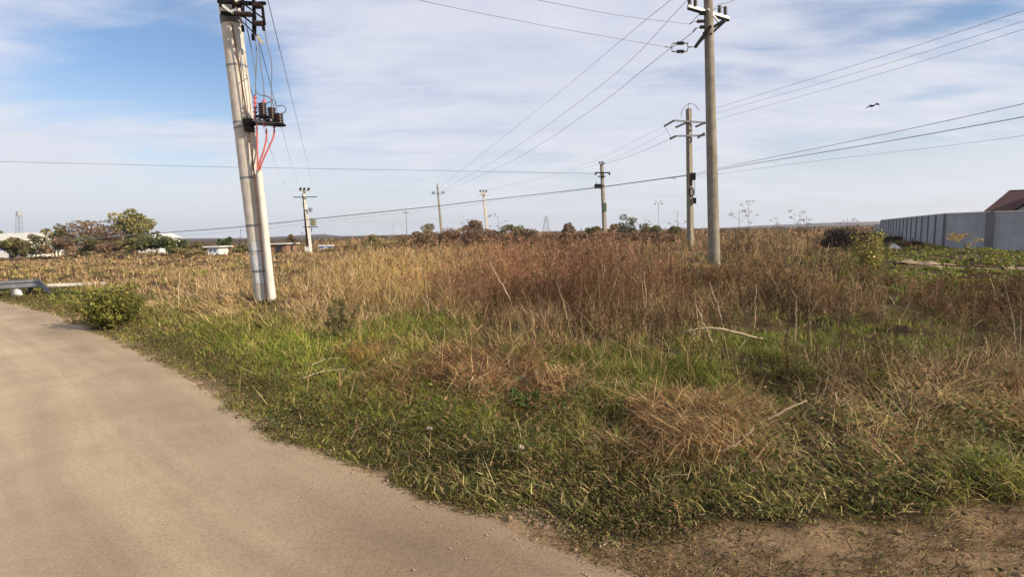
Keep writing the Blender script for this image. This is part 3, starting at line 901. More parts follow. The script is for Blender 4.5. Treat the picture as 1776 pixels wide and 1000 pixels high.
def vegetation():
    # fresh green grass along the verge and in patches
    s = scatter(190000, 2.4, 60)
    z = zone(s)
    s = keep(s, z, np.clip(z['g'], 0, 1) * 0.85)
    s = rep(s, 6)
    P, a = jit(s, 0.075)
    n = s['n']
    edge = np.clip(s['e'] / 1.0, 0.3, 1)
    H = rng.uniform(0.06, 0.22, n) * edge * (0.5 + 1.0 * s['c2']) * (0.7 + 0.8 * s['n1'])
    c = hue(n, [(0.145, 0.180, 0.026), (0.215, 0.225, 0.038), (0.085, 0.115, 0.018), (0.27, 0.21, 0.06), (0.36, 0.26, 0.11)], [4, 3.4, 2.2, 1.2, .7])
    c = c * (0.70 + 0.95 * s['cl'])[:, None]
    H = H * (1 - .35 * s['rail'])
    c = c * (1 + .18 * sst(900 - s['u'], 0, 300))[:, None]
    dryedge = rng.uniform(0, 1, n) < 0.55 * np.exp(-np.maximum(s['e'], 0) / 0.4)
    c[dryedge] = hue(int(dryedge.sum()), [(0.17, 0.11, 0.05), (0.13, 0.10, 0.035)], [1, 1])
    parts = [blades(P, H, a, rng.uniform(0.05, 0.9, n), rng.uniform(0.2, 1.4, n), wmin(rng.uniform(.003, .008, n), s['d']) * (1 + 1.3 * s['rail']), c)]
    # low creeping weeds on the verge: tiny round leaves
    s = scatter(230000, 2.2, 25)
    z = zone(s)
    s = keep(s, z, np.clip(z['rag'] * np.exp(-np.maximum(s['e'] - 0.45, 0) / 0.9) * (1 - z['bare'] * 0.96) * np.clip(z['n2'] * 2.6 - 0.25, 0, 1), 0, 1))
    s = rep(s, 5)
    P, a = jit(s, 0.08); P[:, 2] += rng.uniform(0.01, 0.10, s['n']) * np.clip(s['e'] / 0.5, 0.25, 1) * (0.4 + 1.2 * s['c2'])
    c = hue(s['n'], [(0.105, 0.115, 0.024), (0.16, 0.150, 0.038), (0.19, 0.115, 0.055), (0.050, 0.052, 0.016), (0.11, 0.065, 0.035)], [2.6, 2, 2.2, 2.2, 1.6], .35) * (.45 + 1.15 * fbm(s['x'] * 1.4, s['y'] * 1.4, 99))[:, None]
    parts.append(flakes(P, wmin(rng.uniform(.005, .014, s['n']), s['d'], 0.0014), c))
    # broad leaved weeds in loose clumps
    s = scatter(15000, 3.2, 26)
    z = zone(s)
    s = keep(s, z, np.clip(z['rag'] * (.35 + z['olive'] * .5 + z['brown'] * .45) * np.clip(z['cl'] * 3.4 - 1.3, 0, 1), 0, 1) * (1 - z['bare']) * .34)
    hh = rng.uniform(0.10, 0.42, s['n']) * (.5 + s['n1'])
    s['hh'] = hh
    s = rep(s, 26)
    P, a = jit(s, 0.10); P[:, 2] += s['hh'] * rng.uniform(0.05, 1, s['n'])
    c = hue(s['n'], [(0.070, 0.085, 0.020), (0.115, 0.120, 0.030), (0.17, 0.12, 0.05), (0.10, 0.06, 0.032)], [3, 2.4, 1.6, 1.6], .35)
    parts.append(flakes(P, wmin(rng.uniform(.010, .026, s['n']), s['d'], 0.0012), c))
    make_mass('green_grass', parts, M['plant'], 'short fresh green grass and creeping weeds along the road verge and in patches', 'grass')

    # long olive grass lodged flat over the near field
    s = scatter(120000, 2.2, 18)
    z = zone(s)
    s = keep(s, z, np.clip(z['olive'], 0, 1) * 0.85)
    s['sw'] = 2 * np.pi * (fbm(s['x'] * 0.5, s['y'] * 0.5, 120) * 1.2 + 0.9 * fbm(s['x'] * 2.2, s['y'] * 2.2, 122)) - 0.6
    s = rep(s, 5)
    P, a = jit(s, 0.07); n = s['n']
    P[:, 2] += rng.uniform(0.0, 0.06, n)
    az = s['sw'] + rng.normal(0, 0.75, n)
    c = hue(n, [(0.095, 0.110, 0.020), (0.19, 0.185, 0.040), (0.30, 0.26, 0.085), (0.48, 0.36, 0.165), (0.030, 0.036, 0.010), (0.16, 0.09, 0.042)], [2.6, 2.6, 2.2, 1.8, 2.8, 2.2], .35)  # near-black and pale strands put shadowed depth and sunlit tips into the colour
    sel = rng.uniform(0, 1, n) < .38 * np.clip(bl(s, 1550, 770, 330, 70) + .5 * bl(s, 1000, 790, 200, 50), 0, 1)
    c[sel] = hue(int(sel.sum()), [(0.50, 0.38, 0.18), (0.40, 0.30, 0.12), (0.26, 0.17, 0.08)], [2, 2, 1.4], .3)
    c = c * (0.55 + 1.0 * s['cl'])[:, None]
    parts = [blades(P, rng.uniform(0.07, 0.24, n) * (0.6 + .8 * s['n1']) * np.clip(s['e'] / 1.5, .45, 1), az, rng.uniform(0.75, 1.5, n), rng.uniform(0.1, 0.9, n), wmin(rng.uniform(.003, .011, n), s['d']), c)]
    make_mass('lodged_grass', parts, M['plant'], 'long olive grass lodged flat and tangled on the near field', 'grass')

    # dry straw
    s = scatter(150000, 3.0, 160)
    z = zone(s)
    s = keep(s, z, np.clip(z['straw'], 0, 1) * 0.7)
    s = rep(s, 5)
    P, a = jit(s, 0.10); n = s['n']
    H = rng.uniform(0.2, 0.62, n) * (0.45 + 0.95 * s['n1']) * (0.65 + 0.7 * s['c2']) * np.clip(s['e'] / 2.5, 0.35, 1) * (1 + 0.45 * bl(s, 690, 480, 150, 60)) * low(s)
    fl = s['flat']
    lean = rng.uniform(0.03, 0.75, n) * (1 - fl) + rng.uniform(0.4, 1.4, n) * fl
    az = a * (1 - fl * .5) + fl * .5 * (2 * np.pi * fbm(s['x'] * .6, s['y'] * .6, 151) * 1.5)
    c = hue(n, [(0.47, 0.325, 0.17), (0.38, 0.25, 0.125), (0.24, 0.155, 0.075), (0.60, 0.44, 0.25), (0.22, 0.17, 0.06)], [3, 3, 2.4, 1.6, 1.2])
    c = c * (0.62 + 0.75 * s['cl'])[:, None] * (1 + .25 * fl)[:, None]
    yel = rng.uniform(0, 1, n) < 0.55 * bl(s, 690, 490, 110, 55)
    c[yel] = hue(int(yel.sum()), [(0.52, 0.38, 0.12), (0.45, 0.31, 0.10)], [1, 1])
    parts = [blades(P, H, az, lean, rng.uniform(0.1, 1.1, n), wmin(rng.uniform(.002, .005, n), s['d'], 0.0009), c)]
    # single broken straws lying and leaning everywhere over the field
    s = scatter(16000, 2.4, 30)
    z = zone(s)
    s = keep(s, z, np.clip(z['rag'] * (0.15 + 0.85 * (z['olive'] + z['hay'] + .6 * z['brown'] + .3 * z['straw'])), 0, 1) * (1 - .8 * z['bare']) * .55)
    P, a = jit(s, 0.05); n = s['n']; P[:, 2] += rng.uniform(0.02, 0.16, n)
    c = hue(n, [(0.50, 0.37, 0.19), (0.40, 0.28, 0.13), (0.58, 0.47, 0.28), (0.25, 0.16, 0.08)], [2, 2, 1, 1])
    ln = np.where(rng.uniform(0, 1, n) < .7, rng.uniform(1.1, 1.6, n), rng.uniform(0.1, 1.0, n))
    parts.append(blades(P, rng.uniform(0.10, 0.42, n) * np.interp(s['d'], [3, 8], [.55, 1]), a, ln, rng.uniform(-.1, .35, n), wmin(rng.uniform(.002, .0045, n), s['d'], .0011), c))
    s = scatter(9000, 6, 60)
    z = zone(s)
    s = keep(s, z, np.clip(z['rag'] * (z['brown'] + .5 * z['straw']), 0, 1) * .6)
    P, a = jit(s, 0.05); n = s['n']
    c = hue(n, [(0.46, 0.33, 0.18), (0.34, 0.22, 0.12), (0.55, 0.44, 0.28), (0.20, 0.12, 0.06)], [2, 2, 1, 1.5])
    parts.append(blades(P, rng.uniform(0.35, 1.05, n) * low(s), a, np.abs(rng.normal(0, .35, n)), rng.uniform(-.1, .25, n), wmin(rng.uniform(.003, .006, n), s['d'], .0010), c))
    make_mass('dry_grass', parts, M['dry'], 'tan dry grass standing and leaning across the field and round the pole foot', 'grass')

    # brown weeds gone to seed
    parts = []
    for (cnt, d0, d1, K, seeds) in ((70000, 4.0, 22, 11, 3), (62000, 16, 220, 8, 2)):
        s = scatter(cnt, d0, d1)
        z = zone(s)
        w = np.clip(z['brown'], 0, 1)
        if d0 > 10:
            w = w * sst(s['d'], 16, 22)
        else:
            w = w * (1 - sst(s['d'], 16, 22))
        s = keep(s, z, w * 0.62)
        n = s['n']
        tall = 1 + 0.5 * np.clip(bl(s, 960, 455, 260, 60), 0, 1)
        H = rng.uniform(0.20, 0.66, n) * (0.25 + 1.15 * s['gap']) * (0.6 + 0.8 * s['c2']) * tall * (.55 + .9 * fbm(s['x'] * .28, s['y'] * .28, 137)) * np.interp(s['d'], [4, 10, 60, 200], [0.75, 0.9, 1.2, 1.5]) * np.clip(s['e'] / 3, .4, 1) * low(s)
        red = np.clip(bl(s, 970, 490, 230, 110) + bl(s, 1720, 525, 130, 30, .9), 0, 1)
        c0 = hue(n, [(0.25, 0.150, 0.075), (0.19, 0.110, 0.056), (0.34, 0.22, 0.115), (0.11, 0.068, 0.038), (0.15, 0.125, 0.045)], [3, 3, 2.4, 2, 1.2])
        tone = sst(fbm(s['x'] * .45, s['y'] * .45, 133), .32, .66)
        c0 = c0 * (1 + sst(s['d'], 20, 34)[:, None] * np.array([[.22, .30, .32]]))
        c0 = c0 * ((0.42 + 0.95 * tone) * (1 - .22 * sst(s['u'], 1080, 1260) * (1 - sst(s['d'], 24, 34))))[:, None]
        c0 = c0 * (1 + red[:, None] * np.array([[0.08, -0.10, 0.0]]))
        P = np.stack([s['x'], s['y'], s['z'] - 0.02], 1)
        az = rng.uniform(0, 2 * np.pi, n); ln = np.abs(rng.normal(0, 0.38, n))
        D = np.stack([np.sin(az) * np.sin(ln), np.cos(az) * np.sin(ln), np.cos(ln)], 1)
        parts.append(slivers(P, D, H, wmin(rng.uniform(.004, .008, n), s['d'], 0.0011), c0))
        i = np.repeat(np.arange(n), K); m_ = len(i)
        t = rng.uniform(0.12, 0.98, m_)
        B = P[i] + D[i] * (H[i] * t)[:, None]
        ba = rng.uniform(0, 2 * np.pi, m_); be = rng.uniform(0.3, 1.5, m_)
        BD = np.stack([np.sin(ba) * np.sin(be), np.cos(ba) * np.sin(be), np.cos(be)], 1)
        BL = (H[i] * 0.7 + .12) * rng.uniform(0.18, 0.46, m_) * (1.15 - 0.6 * t)
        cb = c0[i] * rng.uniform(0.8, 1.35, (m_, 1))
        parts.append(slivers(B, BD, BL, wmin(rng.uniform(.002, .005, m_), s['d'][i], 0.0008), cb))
        j = np.repeat(np.arange(m_), seeds); q = len(j)
        SP = B[j] + BD[j] * (BL[j] * rng.uniform(0.35, 1.05, q))[:, None] + rng.normal(0, 0.012, (q, 3))
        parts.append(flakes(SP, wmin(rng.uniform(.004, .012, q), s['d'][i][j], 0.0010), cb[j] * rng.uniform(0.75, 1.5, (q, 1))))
    # arching tangled dead stems
    s = scatter(26000, 3.5, 40)
    z = zone(s)
    rt = bl(s, 1580, 670, 260, 45) + bl(s, 1400, 640, 200, 30, .6)
    s = keep(s, z, np.clip(z['rag'] * (.7 * z['brown'] + rt) * (1 - .85 * z['lush']) * (1 - z['bare']), 0, 1) * .5)
    s = rep(s, 3)
    P, a = jit(s, 0.12); n = s['n']
    c = hue(n, [(0.30, 0.20, 0.11), (0.16, 0.095, 0.05), (0.42, 0.31, 0.18), (0.10, 0.06, 0.035)], [2, 3, 1.2, 2], .3)
    parts.append(blades(P, rng.uniform(0.3, 0.8, n) * low(s), a, rng.uniform(0.1, 0.8, n), rng.uniform(.5, 1.7, n), wmin(rng.uniform(.003, .006, n), s['d'], .001), c))
    make_mass('brown_weeds', parts, M['dry'], 'reddish brown seeded weeds filling the middle and far field', 'weeds')

    # raked heaps of dead hay
    s = scatter(130000, 2.6, 14)
    z = zone(s)
    s = keep(s, z, np.clip(z['hay'] * 1.1, 0, 1))
    s['sw'] = 2 * np.pi * (fbm(s['x'] * 0.9, s['y'] * 0.9, 140) + 1.6 * fbm(s['x'] * 4.5, s['y'] * 4.5, 141, 2))
    s = rep(s, 5)
    P, a = jit(s, 0.08); n = s['n']
    P[:, 2] += rng.uniform(0.0, 0.13, n) * np.clip(3.2 * s['c2'] - .9, 0.03, 1.4)
    c = hue(n, [(0.37, 0.215, 0.098), (0.23, 0.122, 0.055), (0.58, 0.40, 0.20), (0.080, 0.044, 0.022)], [3, 3, 2.0, 2.6], .35)
    c = c * (0.6 + 0.8 * fbm(s['x'] * 2.2, s['y'] * 2.2, 149))[:, None]
    pale = rng.uniform(0, 1, n) < 0.65 * np.clip(bl(s, 1620, 725, 220, 45) + bl(s, 1360, 780, 150, 34), 0, 1)
    c[pale] = hue(int(pale.sum()), [(0.54, 0.42, 0.20), (0.44, 0.36, 0.14)], [1, 1])
    parts = [blades(P, rng.uniform(0.06, 0.30, n) * np.where(rng.uniform(0, 1, n) < .2, 1.7, 1), s['sw'] + rng.normal(0, 0.7, n), rng.uniform(0.8, 1.62, n), rng.uniform(-0.2, 1.2, n), wmin(rng.uniform(.002, .006, n), s['d']), c)]
    make_mass('hay', parts, M['dry'], 'heaps of brown cut hay lying on the near grass', 'hay')

    # litter of dry bits on the bare soil by the road
    s = scatter(60000, 2.0, 9)
    z = zone(s)
    s = keep(s, z, np.clip((z['bare'] * 0.85 + 0.5 * np.exp(-np.abs(s['e']) / 0.2)) * np.clip(z['n2'] * 2.4 - 0.6, 0, 1), 0, 1) * .6 * (s['e'] > -0.03))
    s = rep(s, 2)
    P, a = jit(s, 0.05); n = s['n']; P[:, 2] += 0.012
    c = hue(n, [(0.28, 0.18, 0.085), (0.18, 0.105, 0.05), (0.10, 0.10, 0.03), (0.44, 0.31, 0.155)], [3, 3, 1.6, 1.2])
    parts = [blades(P, rng.uniform(0.03, 0.16, n), rng.normal(2.3, 0.8, n), rng.uniform(0.9, 1.6, n), rng.uniform(0, 0.3, n), wmin(rng.uniform(.002, .005, n), s['d']), c)]
    s = scatter(24000, 2.0, 9)
    z = zone(s)
    s = keep(s, z, np.clip(z['bare'] * np.clip(z['c2'] * 3.2 - 1.2, 0, 1) * sst(s['e'], .0, .5), 0, 1) * .85)
    s = rep(s, 9)
    P, a = jit(s, 0.03); n = s['n']
    c = hue(n, [(0.10, 0.075, 0.035), (0.16, 0.10, 0.05), (0.085, 0.08, 0.03), (0.34, 0.24, 0.13)], [3, 2, 2, 1])
    parts.append(blades(P, rng.uniform(0.03, 0.11, n), rng.normal(2.3, 0.9, n), rng.uniform(0.5, 1.45, n), rng.uniform(0, 0.5, n), wmin(rng.uniform(.002, .005, n), s['d']), c))
    make_mass('dry_litter', parts, M['dry'], 'broken dry stems scattered on the bare soil beside the road', 'litter')

    # gravel on the road edge
    n = 1300
    k = rng.integers(2, len(EDGE) - 4, n); t = rng.uniform(0, 1, n)
    q = EDGE[k] * (1 - t[:, None]) + EDGE[k + 1] * t[:, None]
    tn = EDGE[k + 1] - EDGE[k]; tn /= np.linalg.norm(tn, axis=1)[:, None]
    off = rng.exponential(0.20, n) - 0.16
    x, y = q[:, 0] + tn[:, 1] * off, q[:, 1] - tn[:, 0] * off
    S = np.exp(rng.normal(math.log(0.0042), 0.40, n)); S = np.minimum(S, 0.012)
    oc = np.array([(1, 0, 0), (-1, 0, 0), (0, 1, 0), (0, -1, 0), (0, 0, .7), (0, 0, -.7)])
    V = (oc[None] * rng.uniform(0.65, 1.15, (n, 6, 1))) * S[:, None, None]
    zz = np.where(off > 0, 0.006 + 0.03 * sst(off, 0, 3), 0.02)
    V[:, :, 0] += x[:, None]; V[:, :, 1] += y[:, None]; V[:, :, 2] += (zz + S * 0.4)[:, None]
    T = np.array([(0, 2, 4), (2, 1, 4), (1, 3, 4), (3, 0, 4), (2, 0, 5), (1, 2, 5), (3, 1, 5), (0, 3, 5)])
    T = (np.arange(n)[:, None, None] * 6 + T[None]).reshape(-1, 3)
    make_mass('gravel', [(V.reshape(-1, 3), None, T, np.ones((n * 6, 3)))], M['stone'], 'small pale stones scattered along the road edge', 'gravel')


def clods():
    s = scatter(26000, 2.0, 9)
    z = zone(s)
    s = keep(s, z, np.clip(z['bare'] + .8 * np.exp(-np.abs(s['e']) / .25), 0, 1) * np.clip(z['n2'] * 2 - .5, 0, 1))
    n = s['n']
    S = np.minimum(np.exp(rng.normal(math.log(0.006), 0.6, n)), 0.03)
    oc = np.array([(1, 0, 0), (-1, 0, 0), (0, 1, 0), (0, -1, 0), (0, 0, .6), (0, 0, -.6)])
    V = (oc[None] * rng.uniform(0.55, 1.25, (n, 6, 1))) * S[:, None, None]
    V[:, :, 0] += s['x'][:, None]; V[:, :, 1] += s['y'][:, None]; V[:, :, 2] += (np.maximum(s['z'], .004) + S * .3)[:, None]
    T = np.array([(0, 2, 4), (2, 1, 4), (1, 3, 4), (3, 0, 4), (2, 0, 5), (1, 2, 5), (3, 1, 5), (0, 3, 5)])
    T = (np.arange(n)[:, None, None] * 6 + T[None]).reshape(-1, 3)
    make_mass('soil_clods', [(V.reshape(-1, 3), None, T, np.ones((n * 6, 3)))], mat('earth_clods', (.27, .185, .105), .95, var=.45, scale=30), 'crumbs and clods of dry brown soil along the road edge', 'soil')


ground()
road()
hills()
vegetation()
clods()


# ------------------------------------------------------------------ trees and bushes
def foliage_mesh(name, blobs, n, size, cols, w, parent, m=None, shell=0.55):
    """blobs: (centre, radii) ; leaves spread through their volume, thicker near the skin"""
    vol = np.array([r[0] * r[1] * r[2] for _, r in blobs]) ** 0.7
    i = rng.choice(len(blobs), n, p=vol / vol.sum())
    d = rng.normal(size=(n, 3)); d /= np.linalg.norm(d, axis=1)[:, None]
    q = rng.uniform(shell ** 3, 1.15, n) ** (1 / 3)
    C = np.array([tuple(c) for c, _ in blobs]); RR = np.array([tuple(r) for _, r in blobs])
    P = C[i] + d * RR[i] * q[:, None]
    tone = rng.uniform(0.65, 1.3, len(blobs))[i][:, None]
    col = hue(n, cols, w, 0.25) * tone
    org = np.array(tuple(root_loc(parent)))
    v, qd, t, c = flakes(P - org, rng.uniform(0.6, 1.3, n) * size, col)
    o = make_mass(name, [(v, qd, t, c)], m or M['leaf'], None, None)
    o.parent = parent
    return o


def rough_crown(c, r, k, squash=0.8):
    out = []
    for _ in range(k):
        d = Vector((random.gauss(0, 1), random.gauss(0, 1), random.gauss(0, 0.8))).normalized()
        p = Vector((d.x * r[0], d.y * r[1], d.z * r[2])) * random.uniform(0.35, 0.85)
        s = random.uniform(0.20, 0.42)
        out.append((Vector(c) + p, (r[0] * s, r[1] * s, r[2] * s * squash)))
    return out


def tree_trunk(base, tops, r0, parent, m='bark'):
    mb = MB()
    base = Vector(base)
    tops = [Vector(t) for t in tops]
    mid = base + (sum(tops, Vector()) / len(tops) - base) * 0.4
    mb.tube([base - Vector((0, 0, 0.15)), (base + mid) / 2 + Vector((0.03, 0, 0)), mid], [r0, r0 * 0.82, r0 * 0.65], 8)
    for t in tops:
        k = (mid + t) / 2 + Vector((random.uniform(-.1, .1), random.uniform(-.1, .1), 0.08)) * (t - mid).length
        mb.tube([mid - (k - mid) * 0.08, k, t], [r0 * 0.5, r0 * 0.3, r0 * 0.08], 6)
    return mb.build('trunk', M[m], parent, smooth=True)


def bush(name, u, vb, vt, wpx, Y, cols, w, label, cat='bush', group=None, leaf=0.2, n=1500, k=14, base_z=None, trunk_r=None, lift=0.0):
    b = at(u, vb, Y)
    b.z = hz(b.x, b.y) if base_z is None else base_z
    top = at(u, vt, Y)
    h = top.z - b.z
    rx = wpx / 2 * Y / FPX
    t = thing(name, b, label, cat, group)
    c = b + Vector(((top.x - b.x) * 0.6, 0, h * (0.52 + lift * 0.48)))
    r = (rx, rx * 0.85, h * (0.52 - 0.45 * lift))
    bl_ = rough_crown(c, r, k)
    foliage_mesh('crown' if cat == 'tree' else 'foliage', bl_, n, leaf, cols, w, t)
    tops = [q[0] for q in bl_[:max(4, k // 3)]]
    tree_trunk(b, tops, trunk_r or max(0.02, h * 0.03), t)
    return t


GRN = ([(0.090, 0.115, 0.038), (0.14, 0.15, 0.05), (0.06, 0.08, 0.03), (0.20, 0.17, 0.06)], [3, 2, 2, 1])
OLV = ([(0.16, 0.15, 0.055), (0.21, 0.18, 0.065), (0.10, 0.10, 0.038), (0.24, 0.16, 0.08)], [3, 2, 2, 1])
BRN = ([(0.23, 0.145, 0.09), (0.17, 0.11, 0.065), (0.29, 0.19, 0.115), (0.13, 0.11, 0.05)], [3, 2, 2, 1])
YGR = ([(0.28, 0.25, 0.08), (0.20, 0.19, 0.06), (0.36, 0.28, 0.12), (0.14, 0.14, 0.05)], [3, 3, 1.5, 1])

bush('autumn_tree', 230, 432, 357, 76, 75, *YGR, 'tall tree with yellow green autumn crown above the hedge', 'tree', leaf=0.19, n=4200, k=34, lift=0.12, trunk_r=0.16)
bush('shrub_tree', 168, 432, 377, 92, 72, *BRN, 'broad reddish brown shrubby tree beside the yellow green tree', 'tree', leaf=0.18, n=3400, k=32, lift=0.02, trunk_r=0.10)
bush('shrub_tree', 100, 432, 390, 48, 70, *OLV, 'loose pale olive shrub tree at the open end of the hedge', 'tree', leaf=0.19, n=1000, k=11, lift=0.2, trunk_r=0.1)
bush('round_tree', 2, 425, 389, 34, 90, *GRN, 'dark round tree above the long pale building', 'tree', leaf=0.22, n=1200, k=12, lift=0.2, trunk_r=0.15)
HL = ['low olive hedge bush nearest the long pale building', 'dark olive hedge bush under the lattice mast', 'flat brown hedge bush below the pale olive shrub tree', 'olive hedge bush in front of the reddish brown tree',
      'brown tinted hedge bush with pale twigs before the tall tree', 'leafy green hedge bush just below the tall tree', 'dark green hedge bush before the white roofed building', 'ragged green hedge bush at the end of the hedge', 'olive bush between hedge and white cabin']
for (u, vt, wp, pal), lb in zip(((22, 412, 46, OLV), (58, 408, 58, OLV), (95, 408, 62, BRN), (140, 410, 66, OLV), (185, 410, 62, BRN), (228, 408, 60, OLV), (268, 402, 62, GRN), (305, 404, 54, GRN), (338, 412, 36, OLV)), HL):
    bush('hedge_bush', u, 440, vt, wp, 62 + random.uniform(-3, 3), *pal, lb, group='bushes of the hedge behind the field', leaf=0.17, n=1300, k=13)
for (u, vb, vt, wp, Y, pal, lb) in ((392, 442, 406, 34, 60, GRN, 'dark green bush beside the small white cabin'), (415, 442, 424, 26, 60, OLV, 'low olive bush at the back of the leaning pole'),
                                    (447, 438, 405, 26, 66, OLV, 'olive bush behind the leaning pole and its conduit'), (507, 430, 407, 24, 70, BRN, 'brown olive bush beside the brick shed'),
                                    (645, 425, 406, 40, 70, YGR, 'yellow green bush alone in front of the hill'), (690, 424, 412, 60, 70, YGR, 'flat yellowish bush between the two thin poles'),
                                    (735, 424, 385, 48, 70, OLV, 'spiky olive willow bush beside the pin topped pole'), (783, 420, 393, 30, 72, BRN, 'brown bush behind the pin topped pole'),
                                    (825, 422, 380, 58, 62, BRN, 'dark brown bush at the foot of the short white topped pole'), (858, 420, 398, 34, 64, BRN, 'small brown bush behind the short white topped pole'),
                                    (892, 418, 383, 50, 70, OLV, 'round dark olive bush with a green top'), (930, 416, 398, 60, 75, BRN, 'low brown bush under the distant pylon'),
                                    (986, 415, 384, 24, 72, BRN, 'narrow brown bush standing alone on the skyline'), (1029, 415, 387, 34, 66, OLV, 'olive brown bush next to the equipment pole'),
                                    (1064, 416, 388, 40, 68, BRN, 'brown thicket behind the equipment pole'), (1088, 414, 373, 48, 76, GRN, 'dark green bushy tree standing above the brown thicket'),
                                    (1128, 414, 384, 50, 68, OLV, 'pale olive thicket around the street lamp post'), (1165, 412, 389, 34, 72, OLV, 'low olive thicket next to the steel crossarm pole')):
    bush('field_bush', u, vb, vt, wp, Y, *pal, lb, group='bushes along the far edge of the field', leaf=0.16, n=1100, k=12)
TH = ['low brown thicket bush beside the spiky willow bush on the far field edge', 'reddish thicket bush by the pin topped pole', 'tall reddish thicket bush just past the pin topped pole', 'brown thicket bush before the short white topped pole', 'grey brown thicket bush between the short pole and the round olive bush',
      'reddish thicket bush under the round olive bush', 'broad brown thicket bush left of the distant pylon', 'brown thicket bush below the distant pylon', 'flat brown thicket bush beyond the lone skyline bush', 'reddish thicket bush before the equipment pole',
      'tall brown thicket bush right behind the equipment pole foot', 'reddish brown thicket bush under the dark bushy tree', 'brown thicket bush by the street lamp', 'brown thicket bush nearest the steel crossarm pole']
for i, lb in enumerate(TH):
    bush('thicket_bush', 706 + i * 35 + random.uniform(-8, 8), 422, random.uniform(391, 403), random.uniform(46, 72), random.uniform(44, 54), [(0.26, 0.155, 0.10), (0.20, 0.12, 0.075), (0.30, 0.20, 0.12), (0.15, 0.12, 0.06)], [3, 2, 2, 1], lb, group='thicket bushes along the far edge of the field', leaf=0.10, n=1500, k=16)
for (u, vt, wp, lb) in ((585, 424, 60, 'olive yellow scrub bush behind the blue kiosk'), (622, 414, 56, 'olive yellow scrub bush between the kiosk and the lone bush'), (662, 416, 60, 'olive yellow scrub bush beyond the lone bush'),
                        (700, 410, 56, 'olive yellow scrub bush under the thin distant pole'), (752, 408, 50, 'olive yellow scrub bush at the foot of the pin topped pole'), (440, 420, 40, 'olive yellow scrub bush next to the brick shed'), (330, 424, 60, 'low olive yellow scrub bush before the white cabin')):
    bush('scrub_bush', u, 436 if u < 500 else 430, vt, wp, 50, [(0.27, 0.215, 0.085), (0.20, 0.165, 0.065), (0.30, 0.21, 0.11), (0.14, 0.125, 0.05)], [3, 2, 2, 1], lb, group='yellowish scrub bushes at the far edge of the field', leaf=0.09, n=1500, k=15)
# brush near the wall
bush('dark_brush', 1470, 442, 388, 104, 27, [(0.07, 0.05, 0.035), (0.11, 0.075, 0.05), (0.05, 0.045, 0.025)], [2, 2, 1], 'dark brown brush heap before the far end of the wall', leaf=0.075, n=4200, k=26)
bush('dark_brush', 1540, 430, 408, 46, 40, [(0.07, 0.05, 0.035), (0.11, 0.075, 0.05), (0.05, 0.045, 0.025)], [2, 2, 1], 'dark brush touching the receding grey wall', leaf=0.10, n=1200, k=12)
bush('red_weed_heap', 1582, 436, 418, 44, 34, [(0.19, 0.10, 0.06), (0.14, 0.075, 0.045)], [1, 1], 'reddish dry weed clump at the foot of the wall', leaf=0.07, n=1600, k=12)
bush('yellow_shrub', 1673, 446, 400, 58, 24.4, [(0.50, 0.33, 0.05), (0.40, 0.22, 0.06), (0.46, 0.40, 0.14)], [2, 1.4, 1], 'thin shrub with sparse yellow leaves in front of the grey wall', 'bush', leaf=.055, n=260, k=9, lift=.35, trunk_r=.018)
bush('low_plant', 1655, 447, 434, 24, 24.2, *GRN, 'low dark green plant under the yellow leaved shrub', cat='plant', leaf=0.05, n=400, k=7)
# leafy bush by the guardrail and the weed in the straw
p = on(925, 722)
bush('green_dock', 915, 722, 672, 70, p.y, [(0.055, 0.10, 0.025), (0.085, 0.14, 0.035)], [2, 2], 'broad leaved fresh green dock growing against the brown hay heap', cat='plant', leaf=0.03, n=170, k=8)


def sprig_plant(name, u, vb, vt, wpx, cols, w, label, cat, stems=45, per=60, leaf=0.026, upright=.5):
    b = on(u, vb)
    h = (vb - vt) * b.y / FPX; rx = wpx / 2 * b.y / FPX
    t = thing(name, b, label, cat)
    mb = MB(); pts, who = [], []
    for i in range(stems):
        a_ = random.uniform(0, 6.283); q = random.random() ** .6
        foot = b + Vector((math.cos(a_), math.sin(a_) * .8, 0)) * rx * .45 * q
        end = b + Vector((math.cos(a_) * rx * q * random.uniform(.6, 1.25), math.sin(a_) * rx * .8 * q * random.uniform(.6, 1.25), h * random.uniform(.35, 1.0) * (1 - upright * q * .6)))
        mid = (foot + end) / 2 + Vector((random.gauss(0, .04), random.gauss(0, .04), h * .14))
        c = curve([foot, mid, end], 5)
        mb.tube(c, [.006 * (1 - .7 * k / (len(c) - 1)) for k in range(len(c))], 4)
        for _ in range(per):
            f = random.uniform(.08, 1.03) * (len(c) - 1); k = min(int(f), len(c) - 2)
            p_ = c[k] + (c[k + 1] - c[k]) * (f - k)
            pts.append(tuple(p_ + Vector((random.gauss(0, .035), random.gauss(0, .035), random.gauss(0, .03))) * (leaf / .026) - b)); who.append(i)
    mb.build('stems', M['bark'], t)
    P = np.array(pts); tone = rng.uniform(.6, 1.35, stems)[np.array(who)][:, None]
    v, qd, tt, c = flakes(P, rng.uniform(.6, 1.3, len(P)) * leaf, hue(len(P), cols, w, .25) * tone)
    o = make_mass('foliage', [(v, qd, tt, c)], M['leaf'], None, None)
    o.parent = t
    return t


